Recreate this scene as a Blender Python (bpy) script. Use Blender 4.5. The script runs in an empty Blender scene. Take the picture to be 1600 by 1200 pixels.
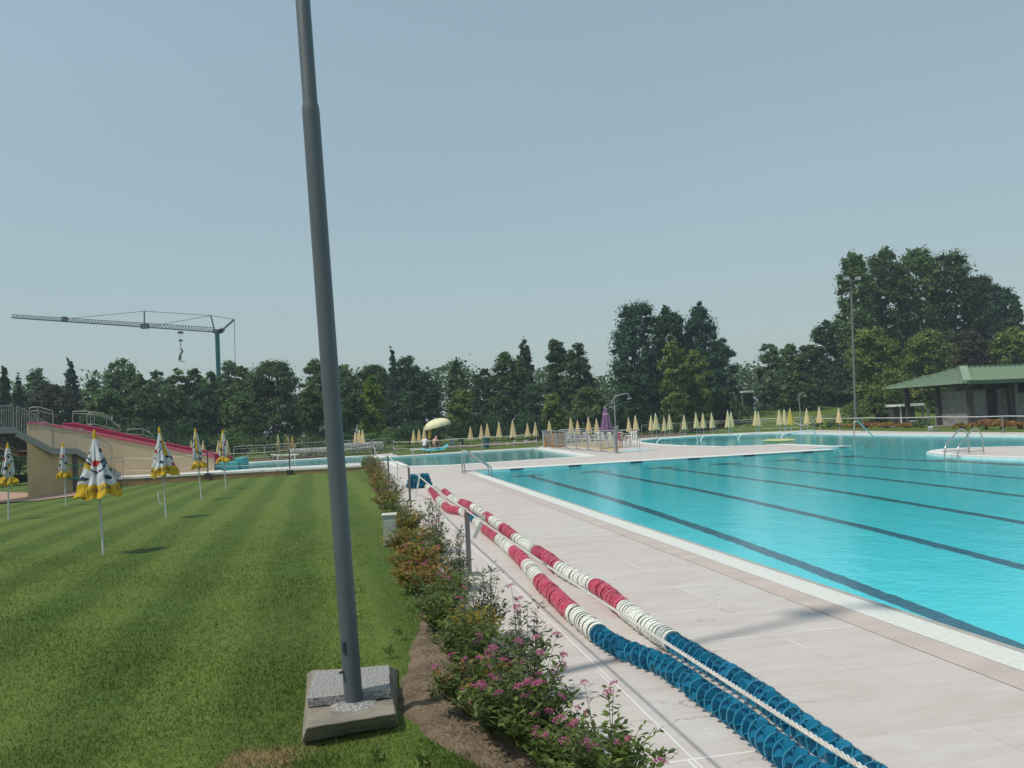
import bpy, bmesh, math, random
import numpy as np
from mathutils import Vector, Matrix
from mathutils.geometry import tessellate_polygon
S = bpy.context.scene
COL = S.collection
R = math.radians
# ---------------------------------------------------------------- camera
CH = 1.69
FPX = 1287.0
YAW, PITCH, ROLL = R(10.98), R(2.79), R(2.76)
_cy, _sy, _cp, _sp = math.cos(YAW), math.sin(YAW), math.cos(PITCH), math.sin(PITCH)
FW = Vector((_sy*_cp, _cy*_cp, _sp))
_r0 = Vector((_cy, -_sy, 0)); _u0 = _r0.cross(FW)
RT = _r0*math.cos(ROLL) - _u0*math.sin(ROLL)
UP = _r0*math.sin(ROLL) + _u0*math.cos(ROLL)
cam = bpy.data.cameras.new('camera'); co = bpy.data.objects.new('camera', cam); COL.objects.link(co)
cam.sensor_width = 36; cam.lens = FPX/1600*36; cam.clip_start = .05; cam.clip_end = 3000
mw = Matrix((RT, UP, -FW)).transposed().to_4x4(); mw.translation = (0, 0, CH); co.matrix_world = mw
S.camera = co
# ---------------------------------------------------------------- light
SUN_EL = R(60); SDX, SDY = .957, .29           # shadows fall towards (SDX, SDY)
w = bpy.data.worlds.new('World'); S.world = w; w.use_nodes = True
nt = w.node_tree; bg = nt.nodes['Background']
sky = nt.nodes.new('ShaderNodeTexSky'); sky.sky_type = 'NISHITA'; sky.sun_disc = False
sky.sun_elevation = SUN_EL; sky.sun_rotation = math.atan2(-SDX, -SDY)
sky.air_density = 1.6; sky.dust_density = 1.2; sky.ozone_density = 1.5; sky.altitude = 50
hs = nt.nodes.new('ShaderNodeHueSaturation'); hs.inputs['Saturation'].default_value = .75; nt.links.new(sky.outputs[0], hs.inputs['Color'])
veil = nt.nodes.new('ShaderNodeMix'); veil.data_type = 'RGBA'; veil.inputs[0].default_value = .62; nt.links.new(hs.outputs[0], veil.inputs[6]); veil.inputs[7].default_value = (1.92, 2.82, 3.15, 1)   # even summer haze veil
wc = nt.nodes.new('ShaderNodeTexCoord'); wm = nt.nodes.new('ShaderNodeMapping'); wm.inputs['Scale'].default_value = (1, 1, 4); nt.links.new(wc.outputs['Generated'], wm.inputs[0])
wn = nt.nodes.new('ShaderNodeTexNoise'); wn.inputs['Scale'].default_value = 1.3; wn.inputs['Detail'].default_value = 5; nt.links.new(wm.outputs[0], wn.inputs[0])
wr = nt.nodes.new('ShaderNodeMapRange'); wr.inputs[3].default_value = .93; wr.inputs[4].default_value = 1.07; nt.links.new(wn.outputs[0], wr.inputs[0])
wv = nt.nodes.new('ShaderNodeVectorMath'); wv.operation = 'SCALE'; nt.links.new(veil.outputs[2], wv.inputs[0]); nt.links.new(wr.outputs[0], wv.inputs[3])   # faint unevenness of the haze
nt.links.new(wv.outputs[0], bg.inputs[0]); bg.inputs[1].default_value = .125
sl = bpy.data.lights.new('sun', 'SUN'); sl.energy = 2.65; sl.angle = R(1.8); sl.color = (1, .93, .82)
so = bpy.data.objects.new('sun', sl); COL.objects.link(so)
so.rotation_euler = Vector((SDX*math.cos(SUN_EL), SDY*math.cos(SUN_EL), -math.sin(SUN_EL))).to_track_quat('-Z', 'Y').to_euler()
S.view_settings.view_transform = 'Standard'; S.view_settings.look = 'None'
S.view_settings.exposure = 0.22; S.view_settings.gamma = 1
S.cycles.max_bounces = 6; S.cycles.transparent_max_bounces = 12; S.cycles.caustics_reflective = False; S.cycles.caustics_refractive = False
S.cycles.volume_bounces = 0

# ---------------------------------------------------------------- measuring helpers (photo pixel -> place in the world)
def ray(px, py): return FW + RT*((px-800)/FPX) - UP*((py-600)/FPX)
def G(px, py, z=0.0):
    d = ray(px, py); t = (z-CH)/d.z; return Vector((d.x*t, d.y*t, z))
def P(px, py, Y):
    d = ray(px, py); t = Y/d.y; return Vector((d.x*t, Y, d.z*t+CH))
def lawn_z(x, y): return -min(max(y/40, 0), 1.1)*(.25+.012*max(0, -x)) if x < .7 else 0.0
def GL(px, py):
    z = -.1
    for _ in range(6):
        p = G(px, py, z); z = lawn_z(p.x, p.y)
    return p
# ---------------------------------------------------------------- object helpers
def link(o, parent=None):
    COL.objects.link(o)
    if parent is not None: o.parent = parent
    return o
def tag(o, label=None, cat=None, group=None, kind=None):
    if label: o['label'] = label
    if cat: o['category'] = cat
    if group: o['group'] = group
    if kind: o['kind'] = kind
    return o
def thing(name, label, cat, loc=(0, 0, 0), rz=0, group=None):
    o = bpy.data.objects.new(name, None); link(o); o.empty_display_size = .1
    o.location = loc; o.rotation_euler = (0, 0, rz)
    return tag(o, label, cat, group)
def dup(root, loc=None, rz=None, label=None, group=None, scale=None, quat=None):
    kids = {}
    for o in bpy.data.objects:
        if o.parent is not None: kids.setdefault(o.parent.name, []).append(o)
    r = root.copy(); link(r)
    if loc is not None: r.location = loc
    if rz is not None: r.rotation_euler = (0, 0, rz)
    if quat is not None: r.rotation_euler = quat.to_euler()
    if scale is not None: r.scale = (scale,)*3 if not hasattr(scale, '__len__') else scale
    if label: r['label'] = label
    if group: r['group'] = group
    def rec(a, b):
        for ch in kids.get(a.name, []):
            c = ch.copy(); COL.objects.link(c); c.parent = b; rec(ch, c)
    rec(root, r)
    return r
class MB:
    def __init__(s): s.v = []; s.f = []; s.m = []
    def add(s, V, F, mi=0):
        n = len(s.v); s.v += [tuple(p) for p in V]
        for f in F: s.f.append([i+n for i in f]); s.m.append(mi)
    def box(s, c, d, rz=0, mi=0, bev=0):
        hx, hy, hz = d[0]/2, d[1]/2, d[2]/2; ca, sa = math.cos(rz), math.sin(rz)
        if bev:
            b = bev; V = []
            for z, k in ((-hz, b), (-hz+b, 0), (hz-b, 0), (hz, b)):
                for x, y in ((-hx+k+b*(0 if k else 0), -hy+k), (hx-k, -hy+k), (hx-k, hy-k), (-hx+k, hy-k)): V.append((x, y, z))
            F = [[3, 2, 1, 0], [12, 13, 14, 15]]
            for l in range(3):
                for i in range(4): F.append([l*4+i, l*4+(i+1) % 4, l*4+4+(i+1) % 4, l*4+4+i])
        else:
            V = [(x, y, z) for z in (-hz, hz) for x, y in ((-hx, -hy), (hx, -hy), (hx, hy), (-hx, hy))]
            F = [[3, 2, 1, 0], [4, 5, 6, 7], [0, 1, 5, 4], [1, 2, 6, 5], [2, 3, 7, 6], [3, 0, 4, 7]]
        s.add([(c[0]+x*ca-y*sa, c[1]+x*sa+y*ca, c[2]+z) for x, y, z in V], F, mi)
    def beam(s, a, b, wd, ht=None, mi=0):
        a = Vector(a); b = Vector(b); ht = ht or wd; d = (b-a).normalized()
        u = d.cross(Vector((0, 0, 1)))
        if u.length < .01: u = Vector((1, 0, 0))
        u.normalize(); v = u.cross(d); V = []
        for p in (a, b):
            for i, j in ((-1, -1), (1, -1), (1, 1), (-1, 1)): V.append(p+u*(i*wd/2)+v*(j*ht/2))
        s.add(V, [[3, 2, 1, 0], [4, 5, 6, 7], [0, 1, 5, 4], [1, 2, 6, 5], [2, 3, 7, 6], [3, 0, 4, 7]], mi)
    def tube(s, pts, r, n=8, mi=0, closed=False):
        pts = [Vector(p) for p in pts]; m = len(pts); V = []; F = []; prev = None
        for i, p in enumerate(pts):
            if closed: d = pts[(i+1) % m]-pts[i-1]
            else: d = pts[min(i+1, m-1)]-pts[max(i-1, 0)]
            d.normalize()
            u = d.cross(Vector((0, 0, 1)) if abs(d.z) < .95 else Vector((1, 0, 0))).normalized() if prev is None else (prev-d*prev.dot(d)).normalized()
            prev = u; v = d.cross(u); rr = r[i] if hasattr(r, '__len__') else r
            for k in range(n):
                a = 2*math.pi*k/n; V.append(p+u*(rr*math.cos(a))+v*(rr*math.sin(a)))
        for i in range(m if closed else m-1):
            j = (i+1) % m
            for k in range(n): F.append([i*n+k, i*n+(k+1) % n, j*n+(k+1) % n, j*n+k])
        if not closed: F += [list(range(n))[::-1], [(m-1)*n+k for k in range(n)]]
        s.add(V, F, mi)
    def lathe(s, prof, n=16, c=(0, 0, 0), mi=0, cap=True):
        V = []; F = []; m = len(prof)
        for r, z in prof:
            for k in range(n):
                a = 2*math.pi*k/n; V.append((c[0]+r*math.cos(a), c[1]+r*math.sin(a), c[2]+z))
        for i in range(m-1):
            for k in range(n): F.append([i*n+k, i*n+(k+1) % n, (i+1)*n+(k+1) % n, (i+1)*n+k])
        if cap: F += [list(range(n))[::-1], [(m-1)*n+k for k in range(n)]]
        s.add(V, F, mi)
    def quad(s, *p, mi=0): s.add(p, [list(range(len(p)))], mi)
    def slab(s, poly, z0, z1, mi=0, mside=None):
        n = len(poly); V = [(p[0], p[1], z0) for p in poly]+[(p[0], p[1], z1) for p in poly]
        s.add(V, [list(range(n, 2*n))], mi)
        s.add(V, [[i, (i+1) % n, n+(i+1) % n, n+i] for i in range(n)], mi if mside is None else mside)
    def build(s, name, mats, parent=None, smooth=False, loc=None):
        me = bpy.data.meshes.new(name); me.from_pydata(s.v, [], s.f)
        mats = mats if isinstance(mats, (list, tuple)) else [mats]
        for m in mats: me.materials.append(m)
        me.polygons.foreach_set('material_index', s.m)
        if smooth:
            me.polygons.foreach_set('use_smooth', [True]*len(s.f))
            try: me.set_sharp_from_angle(angle=R(40))
            except Exception: pass
        me.update(); o = bpy.data.objects.new(name, me); link(o, parent)
        if loc is not None: o.location = loc
        return o
def arc_pts(pts, rad, n=5):
    pts = [Vector(p) for p in pts]; out = [pts[0]]
    for i in range(1, len(pts)-1):
        a, b, c = pts[i-1], pts[i], pts[i+1]
        r1 = min(rad, (a-b).length*.49, (c-b).length*.49)
        p0 = b+(a-b).normalized()*r1; p2 = b+(c-b).normalized()*r1
        for k in range(n+1):
            t = k/n; out.append(p0*(1-t)**2+b*(2*t*(1-t))+p2*t*t)
    return out+[pts[-1]]
def fill(mb, loops, z, mi=0):
    L = [[Vector((p[0], p[1], 0)) for p in l] for l in loops]
    flat = [p for l in L for p in l]; tris = tessellate_polygon(L); F = []
    for t in tris:
        a, b, c = (flat[i] for i in t)
        F.append(list(t) if (b-a).cross(c-a).z > 0 else list(t)[::-1])
    mb.add([(p.x, p.y, z) for p in flat], F, mi)
def offset_strip(mb, pts, w, z, mi=0, side=1, closed=False):
    """ribbon of width w on one side of a 2-D polyline"""
    P2 = [Vector((p[0], p[1])) for p in pts]; n = len(P2); O = []
    for i in range(n):
        ds = []
        if closed or i > 0: ds.append((P2[i]-P2[i-1]).normalized())
        if closed or i < n-1: ds.append((P2[(i+1) % n]-P2[i]).normalized())
        ns = [Vector((-d.y, d.x))*side for d in ds]
        m = sum(ns, Vector((0, 0)))
        if m.length < .2: m = ns[0].copy()
        m.normalize(); k = 1/max(.45, m.dot(ns[0])); O.append(P2[i]+m*(w*k))
    for i in range(n if closed else n-1):
        j = (i+1) % n
        q = [(P2[i].x, P2[i].y, z), (P2[j].x, P2[j].y, z), (O[j].x, O[j].y, z), (O[i].x, O[i].y, z)]
        if side < 0: q = q[::-1]
        mb.quad(*q, mi=mi)
# ---------------------------------------------------------------- materials
MATS = {}
def mat(name, c1, c2=None, scale=8, rough=.6, bump=0, bscale=None, spec=.4, metal=0, stretch=(1, 1, 1), detail=6, lo=.35, hi=.65, wear=None, bdist=.02):
    if name in MATS: return MATS[name]
    m = bpy.data.materials.new(name); m.use_nodes = True; t = m.node_tree; N = t.nodes; L = t.links
    b = N['Principled BSDF']; b.inputs['Roughness'].default_value = rough; b.inputs['Specular IOR Level'].default_value = spec; b.inputs['Metallic'].default_value = metal
    tc = N.new('ShaderNodeTexCoord'); mp = N.new('ShaderNodeMapping'); mp.inputs['Scale'].default_value = stretch; L.new(tc.outputs['Object'], mp.inputs[0])
    c2 = c2 or tuple(v*.85 for v in c1)
    nz = N.new('ShaderNodeTexNoise'); nz.inputs['Scale'].default_value = scale; nz.inputs['Detail'].default_value = detail; L.new(mp.outputs[0], nz.inputs[0])
    cr = N.new('ShaderNodeValToRGB'); e = cr.color_ramp.elements; e[0].position = lo; e[0].color = (*c1, 1); e[1].position = hi; e[1].color = (*c2, 1)
    L.new(nz.outputs[0], cr.inputs[0]); out = cr.outputs[0]
    if wear:
        n2 = N.new('ShaderNodeTexNoise'); n2.inputs['Scale'].default_value = wear[1]; n2.inputs['Detail'].default_value = 8; L.new(tc.outputs['Object'], n2.inputs[0])
        r2 = N.new('ShaderNodeValToRGB'); r2.color_ramp.elements[0].position = wear[2]; r2.color_ramp.elements[1].position = wear[2]+.12
        L.new(n2.outputs[0], r2.inputs[0]); mx = N.new('ShaderNodeMix'); mx.data_type = 'RGBA'; L.new(r2.outputs[0], mx.inputs[0]); L.new(out, mx.inputs[6]); mx.inputs[7].default_value = (*wear[0], 1); out = mx.outputs[2]
    L.new(out, b.inputs['Base Color'])
    if bump:
        n3 = N.new('ShaderNodeTexNoise'); n3.inputs['Scale'].default_value = bscale or scale*4; n3.inputs['Detail'].default_value = 5; L.new(mp.outputs[0], n3.inputs[0])
        bp = N.new('ShaderNodeBump'); bp.inputs['Strength'].default_value = bump; bp.inputs['Distance'].default_value = bdist; L.new(n3.outputs[0], bp.inputs['Height']); L.new(bp.outputs[0], b.inputs['Normal'])
    MATS[name] = m; return m
def leafmat(name, cols, trans=.36, rough=.55):
    if name in MATS: return MATS[name]
    m = bpy.data.materials.new(name); m.use_nodes = True; t = m.node_tree; N = t.nodes; L = t.links
    b = N['Principled BSDF']; b.inputs['Roughness'].default_value = rough; b.inputs['Specular IOR Level'].default_value = .25
    g = N.new('ShaderNodeNewGeometry'); cr = N.new('ShaderNodeValToRGB'); cr.color_ramp.interpolation = 'LINEAR'
    e = cr.color_ramp.elements; e[0].color = (*cols[0], 1); e[1].color = (*cols[-1], 1)
    for i in range(1, len(cols)-1):
        q = e.new(i/(len(cols)-1)); q.color = (*cols[i], 1)
    L.new(g.outputs['Random Per Island'], cr.inputs[0]); L.new(cr.outputs[0], b.inputs['Base Color'])
    tr = N.new('ShaderNodeBsdfTranslucent'); L.new(cr.outputs[0], tr.inputs[0])
    mx = N.new('ShaderNodeMixShader'); mx.inputs[0].default_value = trans
    L.new(b.outputs[0], mx.inputs[1]); L.new(tr.outputs[0], mx.inputs[2]); L.new(mx.outputs[0], N['Material Output'].inputs[0])
    MATS[name] = m; return m
class NG:
    """tiny node-expression helper"""
    def __init__(s, name):
        s.m = bpy.data.materials.new(name); s.m.use_nodes = True; s.t = s.m.node_tree; s.N = s.t.nodes; s.L = s.t.links; s.b = s.N['Principled BSDF']
    def n(s, kind, **kw):
        q = s.N.new(kind)
        for k, v in kw.items(): setattr(q, k, v)
        return q
    def put(s, sock, v):
        if hasattr(v, 'is_output'): s.L.new(v, sock)
        else: sock.default_value = v
    def math(s, op, a, b=0.0, c=None):
        q = s.n('ShaderNodeMath', operation=op); s.put(q.inputs[0], a); s.put(q.inputs[1], b)
        if c is not None: s.put(q.inputs[2], c)
        return q.outputs[0]
    def mix(s, f, a, b, blend='MIX'):
        q = s.n('ShaderNodeMix', data_type='RGBA', blend_type=blend); s.put(q.inputs[0], f)
        s.put(q.inputs[6], a if hasattr(a, 'is_output') else (*a, 1)); s.put(q.inputs[7], b if hasattr(b, 'is_output') else (*b, 1)); return q.outputs[2]
    def noise(s, vec, scale, detail=5, rough=.5):
        q = s.n('ShaderNodeTexNoise'); q.inputs['Scale'].default_value = scale; q.inputs['Detail'].default_value = detail; q.inputs['Roughness'].default_value = rough; s.L.new(vec, q.inputs[0]); return q.outputs[0]
    def ramp(s, f, a, b, ca=(0, 0, 0), cb=(1, 1, 1)):
        q = s.n('ShaderNodeValToRGB'); e = q.color_ramp.elements; e[0].position = a; e[1].position = b; e[0].color = (*ca, 1); e[1].color = (*cb, 1); s.L.new(f, q.inputs[0]); return q.outputs[0]
    def mapping(s, vec, scale=(1, 1, 1), rot=(0, 0, 0)):
        q = s.n('ShaderNodeMapping'); q.inputs['Scale'].default_value = scale; q.inputs['Rotation'].default_value = rot; s.L.new(vec, q.inputs[0]); return q.outputs[0]
    def bump(s, h, st, dist):
        q = s.n('ShaderNodeBump'); q.inputs['Strength'].default_value = st; q.inputs['Distance'].default_value = dist; s.L.new(h, q.inputs['Height']); s.L.new(q.outputs[0], s.b.inputs['Normal']); return q
    def obj(s): return s.n('ShaderNodeTexCoord').outputs['Object']
    def xyz(s, v):
        q = s.n('ShaderNodeSeparateXYZ'); s.L.new(v, q.inputs[0]); return q.outputs

def lawn_colour(g, o, gain):
    x, y, z = g.xyz(o)
    wob = g.math('MULTIPLY', g.math('SUBTRACT', g.noise(o, .3, 3), .5), .55)
    st = g.math('SINE', g.math('MULTIPLY', g.math('ADD', g.math('ADD', x, wob), g.math('MULTIPLY', y, .05)), 5.2))
    st = g.ramp(g.math('MULTIPLY_ADD', st, .5, .5), .25, .75)
    big = g.ramp(g.noise(o, .5, 6, .6), .35, .7); med = g.ramp(g.noise(o, 6, 5, .6), .3, .72)
    k = lambda c: tuple(v*gain for v in c)
    c = g.mix(st, k((.054, .094, .016)), k((.092, .136, .028)))
    c = g.mix(g.math('MULTIPLY', big, .45), c, k((.10, .11, .032)))
    c = g.mix(g.math('MULTIPLY', med, .35), c, k((.04, .074, .013)))
    dd = g.math('ADD', g.math('SQRT', g.math('ADD', g.math('POWER', g.math('ADD', x, .52), 2.0), g.math('MULTIPLY', g.math('POWER', g.math('ADD', y, -4.72), 2.0), 2.0))), g.math('MULTIPLY', g.noise(o, 4, 5), .5))
    c = g.mix(g.math('MULTIPLY', g.ramp(dd, .34, .58, (1, 1, 1), (0, 0, 0)), .75), c, (.19, .125, .07))
    dry = g.ramp(g.noise(o, 1.3, 7, .7), .60, .78)
    return g.mix(g.math('MULTIPLY', dry, .4), c, k((.165, .142, .062)))
def mk_lawn():
    g = NG('lawn_grass'); o = g.obj(); c = lawn_colour(g, o, 1.0); fine = g.noise(o, 90, 4, .7)
    c = g.mix(.6, c, g.ramp(fine, .25, .75, (.3, .3, .3), (1.0, 1.0, .9)), 'OVERLAY'); c = g.mix(.55, c, g.ramp(g.noise(o, 16, 6, .75), .3, .7, (.28, .28, .28), (.85, .85, .8)), 'OVERLAY')
    g.L.new(c, g.b.inputs['Base Color']); g.b.inputs['Roughness'].default_value = .85; g.b.inputs['Specular IOR Level'].default_value = .15
    g.bump(g.math('ADD', g.noise(o, 60, 4, .7), g.math('MULTIPLY', g.noise(o, 14, 3), .7)), .55, .03); return g.m
def mk_blade():
    g = NG('grass_blade'); o = g.obj(); c = lawn_colour(g, o, 1.45); ge = g.n('ShaderNodeNewGeometry'); rp = g.n('ShaderNodeValToRGB'); e = rp.color_ramp.elements
    e[0].color = (.76, .8, .7, 1); e[1].color = (1.3, 1.22, 1.25, 1); q = e.new(.9); q.color = (1.1, 1.1, 1, 1); g.L.new(ge.outputs['Random Per Island'], rp.inputs[0])
    c = g.mix(1.0, c, rp.outputs[0], 'MULTIPLY'); g.L.new(c, g.b.inputs['Base Color']); g.b.inputs['Roughness'].default_value = .6; g.b.inputs['Specular IOR Level'].default_value = .2
    tr = g.n('ShaderNodeBsdfTranslucent'); g.L.new(c, tr.inputs[0]); mx = g.n('ShaderNodeMixShader'); mx.inputs[0].default_value = .3
    g.L.new(g.b.outputs[0], mx.inputs[1]); g.L.new(tr.outputs[0], mx.inputs[2]); g.L.new(mx.outputs[0], g.N['Material Output'].inputs[0]); return g.m
def mk_deck():
    g = NG('deck_stone'); o = g.obj(); x, y, z = g.xyz(o)
    br = g.n('ShaderNodeTexBrick', offset=.5); g.L.new(o, br.inputs[0])
    for k, v in (('Scale', 1.0), ('Mortar Size', .006), ('Mortar Smooth', .25), ('Bias', 0), ('Brick Width', 1.55), ('Row Height', .98)): br.inputs[k].default_value = v
    br.inputs['Color1'].default_value = (.0, .0, .0, 1); br.inputs['Color2'].default_value = (1, 1, 1, 1); br.inputs['Mortar'].default_value = (.5, .5, .5, 1)
    tone = br.outputs['Color']; mort = br.outputs['Fac']
    s1 = g.noise(g.mapping(o, (.8, 4.5, 1)), 1.6, 8, .65); s2 = g.noise(g.mapping(o, (1.6, 8, 1)), 2.6, 6, .6); bl = g.noise(o, .45, 5, .6); f = g.noise(o, 45, 4, .6)
    c = g.mix(g.ramp(bl, .3, .7), (.53, .482, .448), (.55, .52, .49))
    c = g.mix(g.math('MULTIPLY', tone, .6), c, (.50, .415, .385))
    c = g.mix(g.math('MULTIPLY', g.ramp(s1, .42, .72), .5), c, (.60, .58, .555))
    c = g.mix(g.math('MULTIPLY', g.ramp(s2, .52, .72), .4), c, (.42, .37, .34))
    c = g.mix(g.math('MULTIPLY', g.ramp(g.noise(g.mapping(o, (.7, 1.6, 1)), 1.1, 9, .7), .5, .64), .5), c, (.47, .375, .345))
    c = g.mix(g.math('MULTIPLY', g.ramp(g.noise(g.mapping(o, (.5, 1.3, 1)), 2.6, 9, .7), .56, .66), .4), c, (.66, .64, .615))
    c = g.mix(g.math('MULTIPLY', g.ramp(f, .3, .7), .22), c, (.42, .39, .37))
    vein = g.n('ShaderNodeTexVoronoi', feature='DISTANCE_TO_EDGE'); vein.inputs['Scale'].default_value = 1.1
    wv = g.n('ShaderNodeVectorMath', operation='ADD'); g.L.new(g.mapping(o, (.35, 1.2, 1)), wv.inputs[0])
    nn = g.n('ShaderNodeTexNoise'); nn.inputs['Scale'].default_value = 3; nn.inputs['Detail'].default_value = 6; g.L.new(o, nn.inputs[0])
    vs = g.n('ShaderNodeVectorMath', operation='SCALE'); g.L.new(nn.outputs['Color'], vs.inputs[0]); vs.inputs[3].default_value = .5; g.L.new(vs.outputs[0], wv.inputs[1]); g.L.new(wv.outputs[0], vein.inputs[0])
    vm = g.math('MULTIPLY', g.math('LESS_THAN', vein.outputs[0], .006), g.ramp(g.noise(o, .7, 3), .5, .62))
    c = g.mix(g.math('MULTIPLY', vm, .55), c, (.27, .21, .18))
    # joints: pale filler on the joints along the pool, faint grey on the cross joints
    jw = g.ramp(g.noise(o, .8, 3), .45, .6)
    c = g.mix(g.math('MULTIPLY', mort, g.math('MULTIPLY_ADD', jw, .45, .4)), c, g.mix(jw, (.36, .33, .31), (.8, .79, .77)))
    # one long joint that runs parallel with the pool edge
    dx = g.math('ABSOLUTE', g.math('SUBTRACT', g.math('ADD', x, g.math('MULTIPLY', g.noise(o, 2, 2), .012)), 1.585))
    c = g.mix(g.math('MULTIPLY', g.math('LESS_THAN', dx, .006), .6), c, (.78, .77, .75))
    g.L.new(c, g.b.inputs['Base Color']); g.b.inputs['Roughness'].default_value = .75; g.b.inputs['Specular IOR Level'].default_value = .3
    g.bump(g.math('ADD', g.math('MULTIPLY', s1, .6), g.math('MULTIPLY', f, .5)), .25, .01); return g.m
def mk_pool_floor(name, base, base2, lanes):
    g = NG(name); o = g.obj()
    nz = g.n('ShaderNodeTexNoise'); nz.inputs['Scale'].default_value = 5; nz.inputs['Detail'].default_value = 5; nz.inputs['Roughness'].default_value = .65; g.L.new(o, nz.inputs[0])
    sc = g.n('ShaderNodeVectorMath', operation='SCALE'); g.L.new(nz.outputs['Color'], sc.inputs[0]); sc.inputs[3].default_value = .13
    ad = g.n('ShaderNodeVectorMath', operation='ADD'); g.L.new(o, ad.inputs[0]); g.L.new(sc.outputs[0], ad.inputs[1])
    x, y, z = g.xyz(ad.outputs[0])
    c = g.mix(g.ramp(g.noise(o, .25, 4), .35, .65), base, base2)
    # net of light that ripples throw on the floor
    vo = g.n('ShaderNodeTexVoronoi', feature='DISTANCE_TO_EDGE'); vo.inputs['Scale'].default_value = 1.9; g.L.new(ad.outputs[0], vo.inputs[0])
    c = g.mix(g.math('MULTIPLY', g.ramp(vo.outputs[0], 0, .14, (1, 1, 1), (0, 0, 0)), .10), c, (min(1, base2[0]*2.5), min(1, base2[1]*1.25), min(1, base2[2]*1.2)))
    if lanes:
        u = g.math('SUBTRACT', g.math('FLOORED_MODULO', g.math('ADD', x, -6.07+1.25), 2.5), 1.25); au = g.math('ABSOLUTE', u)
        inx = g.math('MULTIPLY', g.math('LESS_THAN', x, 19.8), g.math('LESS_THAN', y, 28.95))
        lane = g.math('MULTIPLY', g.math('LESS_THAN', au, .125), inx)
        tee = g.math('MULTIPLY', g.math('MULTIPLY', g.math('LESS_THAN', au, .55), g.math('LESS_THAN', g.math('ABSOLUTE', g.math('SUBTRACT', y, 28.8)), .32)), g.math('LESS_THAN', x, 19.8))
        k = g.math('MAXIMUM', lane, tee); c = g.mix(g.math('MULTIPLY', k, .93), c, (.004, .055, .12))
    g.L.new(c, g.b.inputs['Base Color']); g.b.inputs['Roughness'].default_value = .6; return g.m
def mk_water():
    g = NG('pool_water'); o = g.obj()
    h = g.math('ADD', g.math('MULTIPLY', g.noise(o, 9, 4, .6), .8), g.math('MULTIPLY', g.noise(g.mapping(o, (1, .6, 1)), 1.6, 3), 1.3))
    bp = g.n('ShaderNodeBump'); bp.inputs['Strength'].default_value = .16; bp.inputs['Distance'].default_value = .05; g.L.new(h, bp.inputs['Height'])
    fr = g.n('ShaderNodeFresnel'); fr.inputs[0].default_value = 1.28; g.L.new(bp.outputs[0], fr.inputs[1])
    tr = g.n('ShaderNodeBsdfTransparent'); tr.inputs[0].default_value = (.86, .97, .98, 1)
    gl = g.n('ShaderNodeBsdfGlossy'); gl.inputs['Roughness'].default_value = .07; gl.inputs[0].default_value = (.95, .97, .97, 1); g.L.new(bp.outputs[0], gl.inputs['Normal'])
    mx = g.n('ShaderNodeMixShader'); g.L.new(fr.outputs[0], mx.inputs[0]); g.L.new(tr.outputs[0], mx.inputs[1]); g.L.new(gl.outputs[0], mx.inputs[2])
    g.L.new(mx.outputs[0], g.N['Material Output'].inputs[0]); g.N.remove(g.b); return g.m
LAWN = mk_lawn(); DECK = mk_deck(); WATER = mk_water()
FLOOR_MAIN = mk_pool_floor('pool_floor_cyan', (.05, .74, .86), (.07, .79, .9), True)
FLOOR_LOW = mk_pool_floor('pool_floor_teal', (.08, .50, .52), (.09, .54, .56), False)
WHITE = mat('white_coping', (.78, .77, .74), (.70, .70, .67), 3, .5, bump=.1, wear=((.55, .54, .5), 5, .66))
COPE = mat('coping_grating', (.70, .71, .67), (.62, .63, .59), 30, .6, bump=.3, bscale=120, wear=((.5, .5, .46), 2, .68))
GREYSTONE = mat('coping_bevel_grey', (.42, .40, .37), (.36, .34, .31), 5, .5)
PINK = mat('pink_border_stone', (.53, .45, .41), (.46, .395, .36), 1.6, .7, bump=.2, wear=((.33, .24, .21), 6, .68), stretch=(1, 2.5, 1))
POOLWALL = mat('pool_wall_tile', (.10, .62, .68), (.12, .66, .7), 2, .4)
DARK = mat('dark_recess', (.03, .05, .06), (.02, .03, .04), 10, .7)
STEEL = mat('stainless_steel', (.55, .55, .54), (.46, .46, .45), 6, .28, metal=.85)
GALV = mat('galvanised_steel', (.30, .31, .31), (.24, .25, .25), 12, .5, metal=.35)
POST = mat('grey_painted_post', (.17, .175, .175), (.14, .145, .145), 9, .5, bump=.1, wear=((.3, .3, .29), 14, .7))
DARKPOST = mat('dark_post', (.035, .036, .034), (.05, .05, .048), 9, .5)
ROPE = mat('white_rope', (.62, .60, .56), (.5, .48, .45), 40, .8)
BLUE = mat('blue_float_plastic', (.012, .19, .33), (.016, .22, .37), 6, .35, wear=((.03, .2, .32), 9, .66))
BLUEL = mat('blue_float_highlight', (.03, .25, .40), (.04, .29, .44), 6, .35)  # lit rims and spokes painted in as a lighter blue
RED = mat('red_float_plastic', (.50, .018, .075), (.44, .02, .07), 6, .38, wear=((.52, .06, .12), 9, .66))
REDL = mat('red_float_highlight', (.74, .30, .36), (.70, .26, .32), 6, .4)  # highlights on rims and vanes put into the colour as paler red
WFL = mat('white_float_plastic', (.80, .80, .73), (.72, .73, .66), 5, .45, wear=((.58, .57, .48), 7, .68))
WFLL = mat('white_float_rim', (.78, .78, .72), (.7, .7, .64), 5, .45)
SOIL = mat('dry_soil', (.23, .17, .112), (.125, .088, .056), 4, .95, bump=1, bscale=26, wear=((.31, .25, .18), 38, .60), bdist=.07)
CONC = mat('old_concrete', (.27, .24, .195), (.19, .17, .14), 6, .9, bump=.35, bscale=60, wear=((.15, .14, .11), 9, .6))
GRAVEL = mat('pebble_concrete', (.46, .45, .43), (.20, .195, .185), 85, .85, bump=.9, bscale=90, lo=.4, hi=.58)
SOLID = lambda n, c, r=.6: mat(n, c, tuple(v*.88 for v in c), 5, r)
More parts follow.
